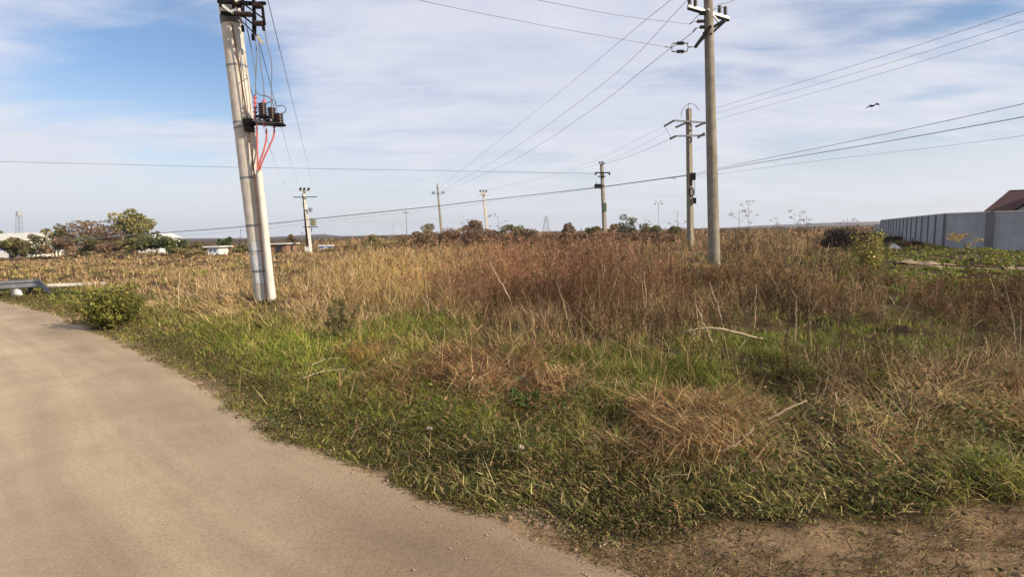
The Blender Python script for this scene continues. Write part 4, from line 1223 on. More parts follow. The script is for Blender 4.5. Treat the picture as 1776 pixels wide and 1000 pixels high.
sprig_plant('verge_bush', 198, 568, 486, 128, [(0.155, 0.165, 0.027), (0.23, 0.215, 0.042), (0.065, 0.075, 0.018), (0.27, 0.22, 0.06)], [3, 2.5, 2, 1], 'leafy yellow green bush at the road edge beside the guardrail', 'bush', 110, 80, .027)
sprig_plant('leafy_weed', 588, 590, 500, 64, [(0.05, 0.062, 0.02), (0.085, 0.095, 0.03), (0.13, 0.12, 0.045)], [3, 2, 1], 'dark leafy weed standing in the dry grass before the leaning pole', 'plant', 14, 55, .018, .1)
sprig_plant('orange_weed', 612, 622, 572, 84, [(0.46, 0.22, 0.03), (0.38, 0.10, 0.03), (0.32, 0.24, 0.06), (0.20, 0.16, 0.06)], [2, .8, 2, 3], 'low weed with orange and yellow autumn leaves', 'plant', 16, 26, .015)
sprig_plant('sapling', 1508, 478, 398, 52, [(0.34, 0.30, 0.07), (0.25, 0.24, 0.06), (0.42, 0.33, 0.12), (0.16, 0.16, 0.05)], YGR[1], 'thin yellow green sapling in front of the dark brush', 'tree', 24, 60, .055, .05)


# ------------------------------------------------------------------ grass tuft and dead stems as things
def tuft(u, v, hpx, label, cols, n=220, spread=0.16, lean=0.5):
    b = on(u, v)
    t = thing('grass_tuft', b, label, 'grass tuft')
    h = hpx * b.y / FPX
    P = np.zeros((n, 3)); a = rng.uniform(0, 2 * np.pi, n)
    P[:, 0] = np.cos(a) * spread * np.sqrt(rng.uniform(0, 1, n)); P[:, 1] = np.sin(a) * spread * np.sqrt(rng.uniform(0, 1, n))
    o = make_mass('blades', [blades(P, rng.uniform(0.5, 1.1, n) * h, a + rng.normal(0, .5, n), rng.uniform(0.05, lean, n), rng.uniform(0.2, 1.2, n), rng.uniform(.004, .008, n), hue(n, cols, [1] * len(cols)))], M['plant'], None, None)
    o.parent = t


tuft(990, 752, 60, 'yellow green grass tuft lying between the two hay heaps', [(0.26, 0.22, 0.055), (0.20, 0.20, 0.05), (0.33, 0.27, 0.09)], lean=0.9)
tuft(640, 640, 75, 'tall ochre grass tuft beside the orange leaved weed', [(0.34, 0.22, 0.075), (0.28, 0.17, 0.06)], n=160)
tuft(1755, 690, 110, 'tall tan grass tuft rising from the lodged grass, nearest to the low rail', [(0.26, 0.17, 0.08), (0.20, 0.15, 0.06)], n=260, spread=0.3)
tuft(1610, 650, 50, 'pale tan grass tuft in the dark hollow', [(0.34, 0.24, 0.13), (0.26, 0.18, 0.09)], n=200, spread=0.25)


def stalk(name, px, r, label, m='stick', twigs=0, twig_len=0.3, cat='dead stalk', tip=0.35, dy=0.0, group=None, lift=0.0):
    """px: pixels from the foot to the tip; the foot stands on the soil"""
    b = on(*px[0])
    pts = [at(u, v, b.y + dy * i / max(1, len(px) - 1)) for i, (u, v) in enumerate(px)]
    pts[0] = b + Vector((0, 0, lift - 0.03))
    for p_ in pts[1:]:
        p_.z = max(p_.z, hz(p_.x, p_.y) + 0.03 + lift)
    c = curve(pts, 5)
    c = [p_ + Vector((random.gauss(0, r * 0.5), random.gauss(0, r * 0.5), 0)) for p_ in c]
    n = len(c)
    mb = MB().tube(c, [r * (1 - (1 - tip) * i / (n - 1)) for i in range(n)], 6)
    for _ in range(twigs):
        i = random.randrange(n // 4, n)
        a = random.uniform(0, 6.28)
        L_ = twig_len * random.uniform(0.4, 1.0)
        d = Vector((math.cos(a), math.sin(a), random.uniform(0.1, 1.2))).normalized()
        k = c[i] + d * L_ * 0.5
        mb.tube([c[i], k, k + (d + Vector((0, 0, 0.5))).normalized() * L_ * 0.5], [r * 0.32, r * 0.25, r * 0.15], 5)
    o = mb.build(name, M[m], origin=b, smooth=True)
    return tag(o, label, cat, group)


stalk('dead_branch', [(1322, 612), (1235, 592), (1180, 582)], 0.022, 'long pale peeled branch lying across the green grass', cat='branch', tip=0.5, dy=0.2, lift=0.2)
stalk('dry_stalk', [(1238, 602), (1222, 565), (1206, 528)], 0.016, 'pale stalk leaning over the peeled branch')
stalk('dry_stalk', [(1258, 574), (1246, 535), (1231, 488)], 0.015, 'pale stalk leaning below the round concrete pole', twigs=3)
stalk('dry_stalk', [(1308, 576), (1310, 540), (1311, 495)], 0.013, 'straight pale upright stalk past the end of the peeled branch')
stalk('dry_stalk', [(1362, 612), (1368, 540), (1376, 435)], 0.011, 'tallest upright dead stem with bare twigs in the mid field', 'stickd', twigs=9, twig_len=0.22)
stalk('dry_stalk', [(1378, 606), (1380, 560), (1381, 515)], 0.011, 'pale stalk close beside the tallest dead stem', twigs=3, twig_len=.15)
stalk('dry_stalk', [(1401, 606), (1402, 565), (1402, 515)], 0.014, 'dark upright stalk standing by the tallest dead stem', 'stickd', twigs=3)
stalk('dry_stalk', [(1459, 612), (1460, 560), (1440, 540)], 0.011, 'dark forked dead stem curling over in the bright grass', 'stickd', twigs=8, twig_len=0.3)
stalk('dry_stalk', [(1470, 570), (1474, 545), (1492, 532)], 0.009, 'grey dead stem with a hooked tip', 'stickd', twigs=4, twig_len=.2)
stalk('dry_stalk', [(897, 545), (872, 495), (849, 455)], 0.020, 'long pale stalk leaning in the reddish weeds')
stalk('dry_stalk', [(843, 490), (834, 465), (827, 432)], 0.018, 'short pale stalk leaning behind the long one in the reddish weeds')
stalk('dry_stalk', [(956, 480), (950, 465), (942, 430)], 0.016, 'thin pale stalk in the upper reddish weeds')
stalk('dry_stalk', [(724, 470), (716, 448), (706, 428)], 0.018, 'pale stalk leaning in the yellow straw')
stalk('dry_stalk', [(1118, 560), (1120, 520), (1116, 470)], 0.013, 'upright stalk at the open edge of the reddish weeds', twigs=4)
stalk('dry_stalk', [(1045, 560), (1050, 520), (1040, 480)], 0.012, 'brown upright twiggy stalk amid the reddish weeds', 'stickd', twigs=6)
stalk('dry_stalk', [(1500, 520), (1520, 495), (1554, 460)], 0.013, 'dark stem slanting past the foot of the sapling', 'stickd', twigs=3)
stalk('dead_branch', [(1325, 752), (1360, 722), (1400, 694)], 0.010, 'bare branch rising out of the hay at a slant', 'stick', twigs=2, twig_len=.12, cat='branch', tip=.5, lift=.12)
stalk('dead_branch', [(1240, 802), (1272, 772), (1308, 742)], 0.009, 'forked grey branch lying on the lodged grass', 'stick', twigs=3, twig_len=.15, cat='branch', tip=.5, lift=.10)
stalk('dead_branch', [(1680, 706), (1702, 690), (1722, 672)], 0.010, 'grey branch poking from the pale hay', 'stick', cat='branch', lift=.12)
stalk('dead_branch', [(520, 672), (560, 660), (600, 640)], 0.009, 'pale stem lying across the dark gap in the verge grass', cat='branch', dy=0.2, lift=.12)
stalk('dead_branch', [(535, 648), (565, 636), (590, 628)], 0.008, 'thinner pale stem above the dark gap in the verge grass', cat='branch', dy=0.2, lift=.12)
stalk('dead_branch', [(430, 478), (395, 476), (365, 484)], 0.02, 'brown dead branch in the dry grass behind the leaning pole', 'stickd', twigs=4, cat='branch', dy=0.5)


def umbel(u, vb, vt, Y, label, k=7, spread=18, m='stickd', r=0.014):
    b = at(u, vb, Y); b.z = hz(b.x, b.y)
    top = at(u + random.uniform(-4, 4), vt, Y)
    mb = MB()
    H = top.z - b.z
    mid = b + (top - b) * 0.55
    mb.tube([b, mid, top], [r, r * .8, r * .45], 6)
    heads = []
    for i in range(k):
        f = random.uniform(0.4, 0.95)
        st = b + (top - b) * f
        e = st + Vector((random.uniform(-1, 1) * spread * Y / FPX, random.uniform(-.3, .3), random.uniform(0.08, 0.25) * H * (1.3 - f)))
        mb.tube([st, (st + e) / 2 + Vector((0, 0, -0.03)), e], [r * .5, r * .4, r * .3], 5)
        hb = MB()
        for _ in range(9):
            q = e + Vector((random.gauss(0, .07), random.gauss(0, .07), random.uniform(0, .07)))
            hb.tube([e, q, q + Vector((0, 0, .015)), q + Vector((0, 0, .03))], [r * .22, r * .2, .02, .006], 5)
        heads.append(hb)
    t = thing('umbel_weed', b, label, 'weed')
    mb.build('stem', M[m], t)
    for hb in heads:
        hb.build('seed_head', M[m], t)


for (u, vb, vt, Y, lb) in ((1282, 420, 362, 30, 'tall bare seeded weed against the sky just past the round concrete pole'), (1298, 420, 350, 32, 'highest thin seeded weed on the skyline past the round pole'),
                           (1388, 428, 366, 24, 'flat topped umbel weed rising over the skyline in the middle of the field'), (1402, 428, 374, 25, 'second flat topped umbel weed leaning beside the highest umbel'),
                           (1345, 420, 378, 36, 'short umbel weed between the round pole and the flat topped pair'), (1470, 420, 376, 34, 'thin umbel weed above the dark brush heap'),
                           (1176, 420, 384, 30, 'thin seeded weed by the steel crossarm pole'), (802, 430, 374, 34, 'thin seeded weed above the dark brown bush'),
                           (865, 430, 372, 34, 'fine branched seeded weed next to the short white topped pole'), (1120, 420, 378, 32, 'seeded weed before the street lamp')):
    umbel(u, vb, vt, Y, lb, k=random.randint(5, 9), spread=16)


# ------------------------------------------------------------------ poles
def arrow(base, top, t):
    return base + (top - base) * t


def pole_thing(label, base, top, name='utility_pole', group=None):
    return thing(name, base, label, 'utility pole', group)


def round_shaft(base, top, r0, r1, parent, m='concrete'):
    c = [base - (top - base).normalized() * 0.4] + [arrow(base, top, i / 12) for i in range(13)]
    return MB().tube(c, [r0] + [r0 + (r1 - r0) * i / 12 for i in range(13)], 28).build('shaft', M[m], parent, smooth=True)


def band(base, top, t, r, w, parent, m='steel', name='band_clamp'):
    d = (top - base).normalized()
    c = arrow(base, top, t)
    MB().lathe(c - d * w / 2, c + d * w / 2, [(0, r - 0.006), (0.01, r), (0.99, r), (1, r - 0.006)], 24).build(name, M[m], parent)


# --- the big leaning pole with switch and cable drop
b1 = on(461, 519)
D1 = b1.y
t1 = at(389, -62, D1)
P1 = pole_thing('thick leaning pale concrete pole carrying a switch and red cable drop', b1, t1)
round_shaft(b1, t1, 0.215, 0.195, P1)


def p1(v):
    """point on the pole's axis at picture height v"""
    t = (519 - v) / (519 + 62.0)
    return arrow(b1, t1, t), t


def q1(u, v, dy=-0.3):
    return at(u, v, D1 + dy)


for v, w in ((108, .05), (204, .045), (213, .045), (300, .05), (384, .06), (430, .035), (466, .05)):
    band(b1, t1, p1(v)[1], 0.221 - 0.020 * p1(v)[1], w * .8, P1)
band(b1, t1, p1(31)[1], 0.206, .17, P1, 'collar', 'steel_collar')
# poster scraps wrapped on the front
ax1 = (t1 - b1).normalized()
tocam = Vector((-b1.x, -b1.y, 0)).normalized()
sidev = Vector((tocam.y, -tocam.x, 0)) * -1
for (v0, v1_, a0, a1) in ((414, 433, -0.25, 0.75), (436, 452, -0.1, 0.85), (452, 463, -0.35, 0.8), (469, 488, -0.3, 0.75)):
    mb = MB()
    n = 8
    rows = []
    for v in (v1_, (v0 + v1_) / 2, v0):
        c = p1(v)[0]
        rows.append([c + (tocam * math.cos(a) + sidev * -math.sin(a)) * (0.2195 - .02 * p1(v)[1]) for a in [a0 + (a1 - a0) * i / n + random.uniform(-.03, .03) for i in range(n + 1)]])
    for ra, rb in zip(rows[:-1], rows[1:]):
        for i in range(n):
            mb.face(ra[i], ra[i + 1], rb[i + 1], rb[i])
    mb.build('poster', M['paper'], P1)
# conduit and cables
cd_top = q1(449, 296, -0.22)
MB().tube([q1(472, 521, -0.24) - Vector((0, 0, .1)), q1(472, 519, -0.24), q1(460, 400, -0.24), cd_top], [0.080, 0.078, 0.068, 0.060], 16).build('conduit', M['pale'], P1, smooth=True)
MB().tube([q1(462, 521, -0.27), q1(452, 420, -0.26), q1(442, 310, -0.26), q1(428, 200, -0.26), q1(414, 110, -.25), q1(402, 40, -.25)], 0.014, 6).build('earth_rod', M['rust'], P1)
for ptsx in ([(445, 207), (446, 240), (447, 296)], [(462, 222), (462, 240), (457, 262), (450, 282), (448, 296)], [(476, 222), (474, 238), (466, 256), (455, 280), (450, 296)]):
    MB().tube(curve([q1(u, v, -0.32) for u, v in ptsx]), 0.018, 8).build('red_cable', M['red'], P1, smooth=True)
for (u, v0, v1_) in ((442, 207, 165), (458, 220, 172), (475, 220, 186)):
    MB().sheds(q1(u + 1, v0, -.32), q1(u, v1_, -.32), 0.018, 0.038, 5).build('cable_termination', M['red'], P1)
MB().bar(q1(424, 207, -.28), q1(488, 214, -.42), .06, .05).bar(q1(424, 213, -.12), q1(486, 218, -.26), .05, .05).bar(q1(448, 204, -.45), q1(454, 216, -.1), .04, .04) \
    .bar(q1(470, 208, -.5), q1(476, 221, -.12), .04, .04).build('bracket', M['steel'], P1)
MB().box(q1(433, 212, -.26), (.20, .18, .12)).box(q1(432, 221, -.25), (.14, .16, .16)).build('bracket_clamp', M['dark'], P1)
for (u, v0, v1_) in ((454.5, 200, 179), (470.5, 207, 187), (483.5, 214, 197)):
    a, b_ = q1(u + 1.5, v0, -.38), q1(u, v1_, -.38)
    MB().sheds(a, b_, 0.06, 0.082, 6).build('surge_arrester', M['ceramic'], P1)
    MB().box(a - Vector((0.01, 0, .03)), (.20, .16, .045)).build('arrester_base', M['dark'], P1)
# drop wires and looping leads
for ptsx in ([(424, 28), (436, 85), (443, 125), (443, 166)], [(440, 40), (444, 75), (445, 110), (443, 150)], [(448, 62), (452, 110), (457, 145), (458, 172)], [(458, 45), (464, 80), (471, 110), (471, 165), (475, 186)],
             [(443, 152), (446, 162), (456, 166), (466, 168), (471, 175), (470, 187)], [(457, 164), (464, 168), (470, 172), (466, 178), (456, 179)], [(471, 172), (478, 176), (480, 184), (490, 183), (496, 189), (492, 196), (484, 197)]):
    MB().tube(curve([q1(u, v, -.36) for u, v in ptsx]), 0.010, 6).build('lead', M['wire'], P1)
# switch at the top
fr = MB()
fr.bar(q1(378, 3, -.35), q1(448, 7, -.35), .07, .06).bar(q1(384, 23, -.3), q1(440, 27, -.3), .06, .06).bar(q1(438, -40, -.4), q1(441, 28, -.4), .05, .05).bar(q1(441, 26, -.4), q1(441, 58, -.4), .06, .06)
fr.bar(q1(404, -30, -.4), q1(406, 24, -.4), .06, .05).bar(q1(420, -30, -.35), q1(421, 20, -.35), .05, .05).bar(q1(382, 10, -.28), q1(425, 30, -.5), .05, .05)
fr.bar(q1(405, 18, -.3), q1(422, 3, -.6), .04, .04)
fr.build('switch_frame', M['dark'], P1)
MB().bar(q1(388, 11, -.40), q1(402, 22, -.40), .10, .05).bar(q1(402, 22, -.42), q1(412, 18, -.42), .08, .05).bar(q1(409, -30, -.42), q1(410, 20, -.42), .045, .03).build('switch_plate', M['white_steel'], P1)
for (a, b_, k) in (((410, 25), (436, 25), 6), ((441, 11), (455, 11), 5), ((441, 41), (457, 41), 5), ((408, 8), (420, 10), 5), ((404, -24), (428, -22), 6), ((441, -22), (457, -21), 5)):
    MB().sheds(q1(*a, -.45), q1(*b_, -.45), 0.03, 0.055, k).build('insulator', M['ceramic'], P1)
MB().tube(curve([q1(452, 10, -.45), q1(455, 13, -.45), q1(457, 30, -.45), q1(459, 43, -.45)]), 0.030, 8).box(q1(455, 6, -.45), (.13, .06, .05)).build('contact_bar', M['dark'], P1)
MB().bar(q1(421, 6, -.5), q1(455, 31, -.5), .03, .03).bar(q1(420, 27, -.5), q1(440, 43, -.5), .035, .035).bar(q1(412, 30, -.46), q1(446, 63, -.46), .022, .022).build('link_rod', M['dark'], P1)
MB().bar(q1(446, 63, -.46), q1(456, 76, -.46), .03, .03).build('operating_rod', M['rod'], P1)
for (u, v) in ((421, 50), (439, 65), (457, 48)):
    MB().tube([q1(u - .5, v - 7, -.4), q1(u - .5, v - 5, -.4), q1(u + .5, v + 5, -.4)], [.01, .032, .032], 8).build('line_clamp', M['dark'], P1)


# --- the round pole that turns the line
b2 = on(1239, 461)
D2 = b2.y
t2 = at(1227.5, -34, D2)
P2 = pole_thing('tall round grey concrete pole with white crossarm and dark braces', b2, t2)
round_shaft(b2, t2, 0.235, 0.165, P2, 'concrete2')


def q2(u, v, dy=0.0):
    return at(u, v, D2 + dy)


for t in (0.05, 0.15):
    band(b2, t2, t, 0.236 - 0.07 * t, .03, P2, 'concrete2', 'concrete_ring')
La, Ra = q2(1193, 11, -.45), q2(1264, 32, .55)
MB().bar(La, Ra, .10, .10).bar(q2(1228, 16, -.2), q2(1246, 38, .3), .05, .05).build('crossarm', M['white_steel'], P2)
MB().bar(La - Vector((0, 0, .09)), Ra - Vector((0, 0, .09)), .07, .07).bar(q2(1258, 34, .5), q2(1221, 58, -.18), .10, .10).bar(q2(1262, 33, .55), q2(1232, 60, -.18), .07, .07) \
    .bar(q2(1232, 46, -.22), q2(1206, 82, -.4), .12, .10).bar(q2(1226, 60, -.24), q2(1207, 80, -.36), .06, .08).build('brace', M['dark'], P2)
MB().box(q2(1219, 23, -.3), (.22, .12, .12)).bar(q2(1205, 18, -.3), q2(1222, 24, -.25), .04, .04).build('arm_clamp', M['dark'], P2)
for (u, v0, v1_, dy) in ((1196, 10, -8, -.42), (1206, 11, -6, -.35), (1248, 22, 10, .3), (1258, 26, 12, .45)):
    MB().sheds(q2(u, v0, dy), q2(u, v1_, dy), 0.05, 0.078, 5).build('pin_insulator', M['ceramic'], P2)
for (a, b_) in (((1223, 37), (1209, 37.5)), ((1223, 47), (1214, 47.5))):
    MB().sheds(q2(*a, -.3), q2(*b_, -.35), 0.045, 0.07, 4).build('strain_insulator', M['ceramic'], P2)
MB().tube([q2(1209, 37.5, -.35), q2(1201, 38.5, -.36), q2(1196, 42, -.38)], .02, 6).tube([q2(1214, 47.5, -.35), q2(1207, 49, -.36), q2(1201, 56, -.38)], .02, 6) \
    .tube([q2(1201, 38, -.36), q2(1203, 35, -.36), q2(1214, 24, -.4)], .012, 6).build('strain_clamp', M['dark'], P2)
yk = MB()
y0 = lambda u, v: q2(u, v, -.4)
yk.tube([y0(1206, 82), y0(1198, 81.5), y0(1193, 82)], .03, 6).tube([y0(1193, 75.5), y0(1193, 88), y0(1190.5, 89.5), y0(1165.5, 89.5), y0(1165.5, 77), y0(1168, 75.2), y0(1193, 75.2)], .026, 6).tube([y0(1165, 82.5), y0(1154, 81.5)], .03, 6)
yk.build('yoke', M['steel'], P2)
for v in (75.2, 89.5):
    MB().sheds(y0(1174, v), y0(1186, v), 0.055, 0.072, 5).build('strain_insulator', M['ceramic'], P2)
MB().tube(curve([q2(1160, 86, -.4), q2(1178, 74, -.42), q2(1202, 56, -.4), q2(1210, 48, -.36)]), .016, 6).build('jumper', M['wire'], P2)
MB().tube(curve([q2(1237, 18, -.2), q2(1246, 8, .2), q2(1258, 6, .4), q2(1275, 0, .5), q2(1290, -6, .6)]), .012, 6).tube(curve([q2(1240, 16, -.1), q2(1252, 13, .3), q2(1260, 11, .45)]), .012, 6).build('jumper', M['wire'], P2)


def square_pole(label, base, top, w0, w1, rz=0.0, m='concrete2', ratio=0.8):
    t = pole_thing(label, base, top)
    MB().taper(base - Vector((0, 0, .3)), top, w0, w0 * ratio, w1, w1 * ratio, rz).build('shaft', M[m], t, bevel=0.015)
    return t


# --- steel crossarm pole
b3 = on(1198, 433); D3 = b3.y
t3 = at(1194.5, 189, D3)
P3 = square_pole('square concrete pole with two steel crossarms and hanging strain insulators', b3, t3, .46, .36, R(35))
q3 = lambda u, v, dy=0.0: at(u, v, D3 + dy)
for (a, b_) in (((1168, 209), (1227, 213)), ((1170, 236), (1223, 235))):
    MB().bar(q3(*a, -.3), q3(*b_, -.3), .10, .12).build('crossarm', M['steel'], P3)
for (a, b_) in (((1169, 209), (1152, 219)), ((1190, 213), (1172, 221)), ((1223, 213), (1206, 220)), ((1172, 236), (1162, 241)), ((1222, 231), (1210, 239)), ((1227, 212), (1238, 208))):
    MB().sheds(q3(*a, -.4), q3(*b_, -.6), .05, .09, 5, 10).build('strain_insulator', M['ceramic'], P3)
MB().tube(curve([q3(1181, 204, -.3), q3(1184, 190, -.3), q3(1195, 180, -.3), q3(1205, 182, -.3), q3(1213, 192, -.3)]), .022, 6).tube(curve([q3(1152, 219, -.5), q3(1160, 232, -.5), q3(1164, 239, -.5)]), .018, 6).tube([q3(1194, 190, 0), q3(1194, 179, 0)], .04, 6) \
    .build('jumper', M['wire'], P3)
MB().box(q3(1202, 306, -.28), (.34, .25, .55)).bar(q3(1198, 312, -.3), q3(1199, 322, -.3), .12, .1).build('cable_box', M['dark'], P3)
MB().tube([q3(1199 + 4 * math.cos(a), 333 + 7 * math.sin(a), -.3) for a in np.linspace(0, 6.4, 18)], .05, 6).build('cable_coil', M['dark'], P3)
MB().tube(curve([q3(1204, 310, -.3), q3(1205, 325, -.3), q3(1204, 340, -.3)]), .02, 6).box(q3(1204.5, 348, -.3), (.22, .18, .45)).build('lamp_bracket', M['dark'], P3)

# --- pole with equipment in the middle distance
D4 = 58.0
b4 = at(1050, 418, D4); b4.z = hz(b4.x, b4.y); t4 = at(1043.5, 284, D4)
P4 = square_pole('slim pole with short crossarms and a dark switch box at half height', b4, t4, .42, .30, R(30))
q4 = lambda u, v, dy=0.0: at(u, v, D4 + dy)
MB().bar(q4(1032, 299.5, -.25), q4(1058, 299.5, -.25), .12, .12).bar(q4(1037, 306, -.25), q4(1050, 306, -.25), .12, .12).build('crossarm', M['dark'], P4)
for u, v in ((1033, 302), (1057, 302), (1040, 282), (1044, 281), (1047, 283)):
    MB().sheds(q4(u, v + 1.5, -.25), q4(u, v - 1.5, -.25), .07, .12, 3, 10).build('insulator', M['ceramic'], P4)
MB().box(q4(1037, 323, -.3), (.7, .5, .45)).bar(q4(1035, 322, -.3), q4(1034, 315, -.3), .06, .06).bar(q4(1042, 323, -.2), q4(1046, 322, -.1), .2, .2).build('switch_box', M['dark'], P4)
MB().box(q4(1049, 359, -.25), (.36, .3, .85)).build('meter_cabinet', mat('green_enamel', (0.08, 0.12, 0.07), .6), P4)
MB().box(q4(1052.6, 358, -.3), (.12, .22, .6)).build('cabinet_door', M['white'], P4)

# --- short white-topped pole
D5 = 95.0
b5 = at(847, 418, D5); b5.z = hz(b5.x, b5.y); t5 = at(838, 332, D5)
P5 = square_pole('short pole with pale triple insulator head above the dark brown bush', b5, t5, .46, .34, R(20), 'concrete')
q5 = lambda u, v, dy=0.0: at(u, v, D5 + dy)
MB().box(q5(838, 335, -.25), (.95, .3, .5)).bar(q5(828, 339, -.25), q5(849, 338, -.25), .12, .12).build('crossarm', M['pale'], P5)
for u in (833, 838, 843):
    MB().sheds(q5(u, 333, -.25), q5(u, 329.5, -.25), .11, .17, 2, 10).build('insulator', M['dark'], P5)
MB().box(q5(849, 375, -.2), (.25, .25, .25)).build('lamp_head', M['dark'], P5)

# --- pin topped pole
D6 = 86.0
b6 = at(767, 415, D6); b6.z = hz(b6.x, b6.y); t6 = at(758.5, 322, D6)
P6 = square_pole('thin pin topped pole where three wires from the round pole end', b6, t6, .36, .24, R(20))
q6 = lambda u, v, dy=0.0: at(u, v, D6 + dy)
MB().bar(q6(749, 336, -.2), q6(771, 335, -.2), .09, .09).build('crossarm', M['steel'], P6)
for u in (750, 753, 767, 770):
    MB().sheds(q6(u, 336, -.2), q6(u, 332, -.2), .05, .09, 2, 10).build('pin_insulator', M['dark'], P6)
MB().bar(q6(758.5, 322), q6(756, 318), .05, .05).bar(q6(758.5, 322), q6(761, 317.5), .05, .05).build('top_pin', M['dark'], P6)

# --- transformer pole
D7 = 60.0
b7 = at(540, 440, D7); b7.z = hz(b7.x, b7.y); t7 = at(527, 330, D7)
P7 = square_pole('pale leaning pole with twin crossarms and a transformer on a small platform', b7, t7, .34, .27, R(20), 'pale')
q7 = lambda u, v, dy=0.0: at(u, v, D7 + dy)
MB().taper(q7(535, 440, .5) - Vector((0, 0, .3)), q7(526, 336, .2), .24, .24, .2, .2).build('rear_leg', M['rust'], P7)
MB().bar(q7(519, 330.5, -.25), q7(539, 330.5, -.25), .12, .14).build('crossarm', M['pale'], P7)
MB().bar(q7(508.5, 342, -.25), q7(549.5, 341.5, -.25), .08, .09).build('crossarm', M['dark'], P7)
for u in (521, 527.5, 535):
    MB().sheds(q7(u, 330, -.25), q7(u + .5, 325.5, -.25), .10, .15, 3, 10).build('insulator', M['dark'], P7)
MB().bar(q7(526.5, 360, -.2), q7(527.5, 369, -.2), .06, .06).bar(q7(541, 360, -.2), q7(541, 368, -.2), .06, .06).bar(q7(526, 364, -.25), q7(542, 363.5, -.25), .06, .06).box(q7(537.5, 364, -.2), (.15, .2, .5)).build('fuse_gear', M['steel'], P7)
MB().box(q7(543.5, 386, .1), (.5, .6, .75)).box(q7(540, 380, .1), (.3, .3, .2)).build('transformer', mat('olive_tank', (.22, .21, .13), .6), P7, bevel=.04)
MB().bar(q7(526.5, 393.5, .1), q7(551, 393.5, .1), .5, .08).bar(q7(541, 394, .1), q7(539.5, 402, 0), .06, .06).build('platform', M['dark'], P7)
cb = at(535, 440, D7 - .4); cb.z = hz(cb.x, cb.y)
t = thing('cable_cabinet', cb, 'small cream cable cabinet standing at the transformer pole foot', 'cabinet')
tz = at(535, 428, D7 - .4).z
MB().box((cb.x, cb.y, (cb.z + tz) / 2), (.62, .4, tz - cb.z)).build('body', M['white'], t, bevel=.02)
MB().box((cb.x, cb.y, tz + .03), (.70, .48, .06)).build('lid', M['pale'], t)

# --- thin distant posts
def thin_post(u, vb, vt, Y, r, label, arms=True, m='concrete2', du=0):
    b = at(u, vb, Y); b.z = hz(b.x, b.y); tp = at(u + du, vt, Y)
    t = thing('distant_post', b, label, 'utility pole')
    MB().tube([b, tp], [r, r * .7], 8).build('shaft', M[m], t)
    if arms:
        MB().bar(tp + Vector((-.55, 0, -.6)), tp + Vector((.55, 0, -.6)), .08, .08).build('crossarm', M['dark'], t)
        for x in (-.5, .5):
            MB().sheds(tp + Vector((x, 0, -.56)), tp + Vector((x, 0, -.3)), .05, .09, 2, 8).build('insulator', M['dark'], t)


thin_post(706, 418, 365, 120, .13, 'thin distant pole standing beside the spiky willow bush', du=-2)
thin_post(682, 418, 387, 150, .09, 'shorter distant pole beyond the flat yellowish bush', False)
thin_post(768, 416, 373, 110, .07, 'slender wooden post close behind the pin topped pole', False, 'stick', du=-2)
thin_post(1175, 398, 366, 95, .07, 'slender post in the thicket by the steel crossarm pole', False)
thin_post(524, 420, 402, 200, .12, 'tiny pole silhouette on the hill beside the transformer pole', True)
thin_post(415, 425, 396, 110, .05, 'hooked thin post behind the leaning pole', False, 'dark', du=3)

# street lamp with two curved arms
D8 = 90.0
b8 = at(1143, 400, D8); b8.z = hz(b8.x, b8.y); t8 = at(1142, 356, D8)
P8 = thing('street_lamp', b8, 'slim street lamp with two curved arms above the pale thicket', 'street lamp')
MB().tube([b8, t8], [.08, .05], 8).build('post', M['steel'], P8)
for s in (-1, 1):
    pts = [t8, t8 + Vector((s * .25, 0, .5)), t8 + Vector((s * .5, 0, .75)), t8 + Vector((s * .62, 0, .3))]
    MB().tube(curve(pts), .035, 6).build('arm', M['steel'], P8)
    MB().sheds(pts[-1], pts[-1] - Vector((0, 0, .22)), .06, .13, 1, 10).build('lamp_head', M['dark'], P8)


def lattice(name, u, vb, vt, Y, w0, w1, label, cat, r, drum=False, m='steel'):
    b = at(u, vb, Y); b.z = hz(b.x, b.y); tp = at(u, vt, Y)
    t = thing(name, b, label, cat)
    mb = MB()
    n = 7
    cs = ((-1, -1), (1, -1), (1, 1), (-1, 1))
    lev = []
    for i in range(n + 1):
        f = i / n; w = w0 + (w1 - w0) * f; c = b + (tp - b) * f
        lev.append([c + Vector((x * w, y * w, 0)) for x, y in cs])
    for k in range(4):
        mb.tube([lev[0][k], lev[-1][k]], r, 5)
        for i in range(n):
            mb.tube([lev[i][k], lev[i + 1][(k + 1) % 4]], r * .6, 4)
            mb.tube([lev[i + 1][k], lev[i + 1][(k + 1) % 4]], r * .6, 4)
    mb.build('lattice_frame', M[m], t)
    if drum:
        MB().lathe(tp + Vector((0, 0, -1.2)), tp + Vector((0, 0, .4)), [(0, w1 * 1.3), (.02, w1 * 1.5), (.98, w1 * 1.5), (1, w1 * 1.2)], 12).build('antenna_drum', M['drum'], t)
    else:
        a = MB()
        for f, L_ in ((.72, 3.2), (.86, 2.4)):
            c = b + (tp - b) * f
            a.tube([c - Vector((L_, 0, 0)), c + Vector((L_, 0, 0))], r, 5)
        a.build('crossarm', M[m], t)


lattice('antenna_mast', 33, 425, 368, 170, .7, .5, 'pale lattice mast with white drum antennas above the hedge', 'mast', .05, True, 'steel')
lattice('pylon', 947, 406, 374, 420, 3.0, .5, 'faint lattice power pylon on the skyline above the low brown bush', 'pylon', .13)


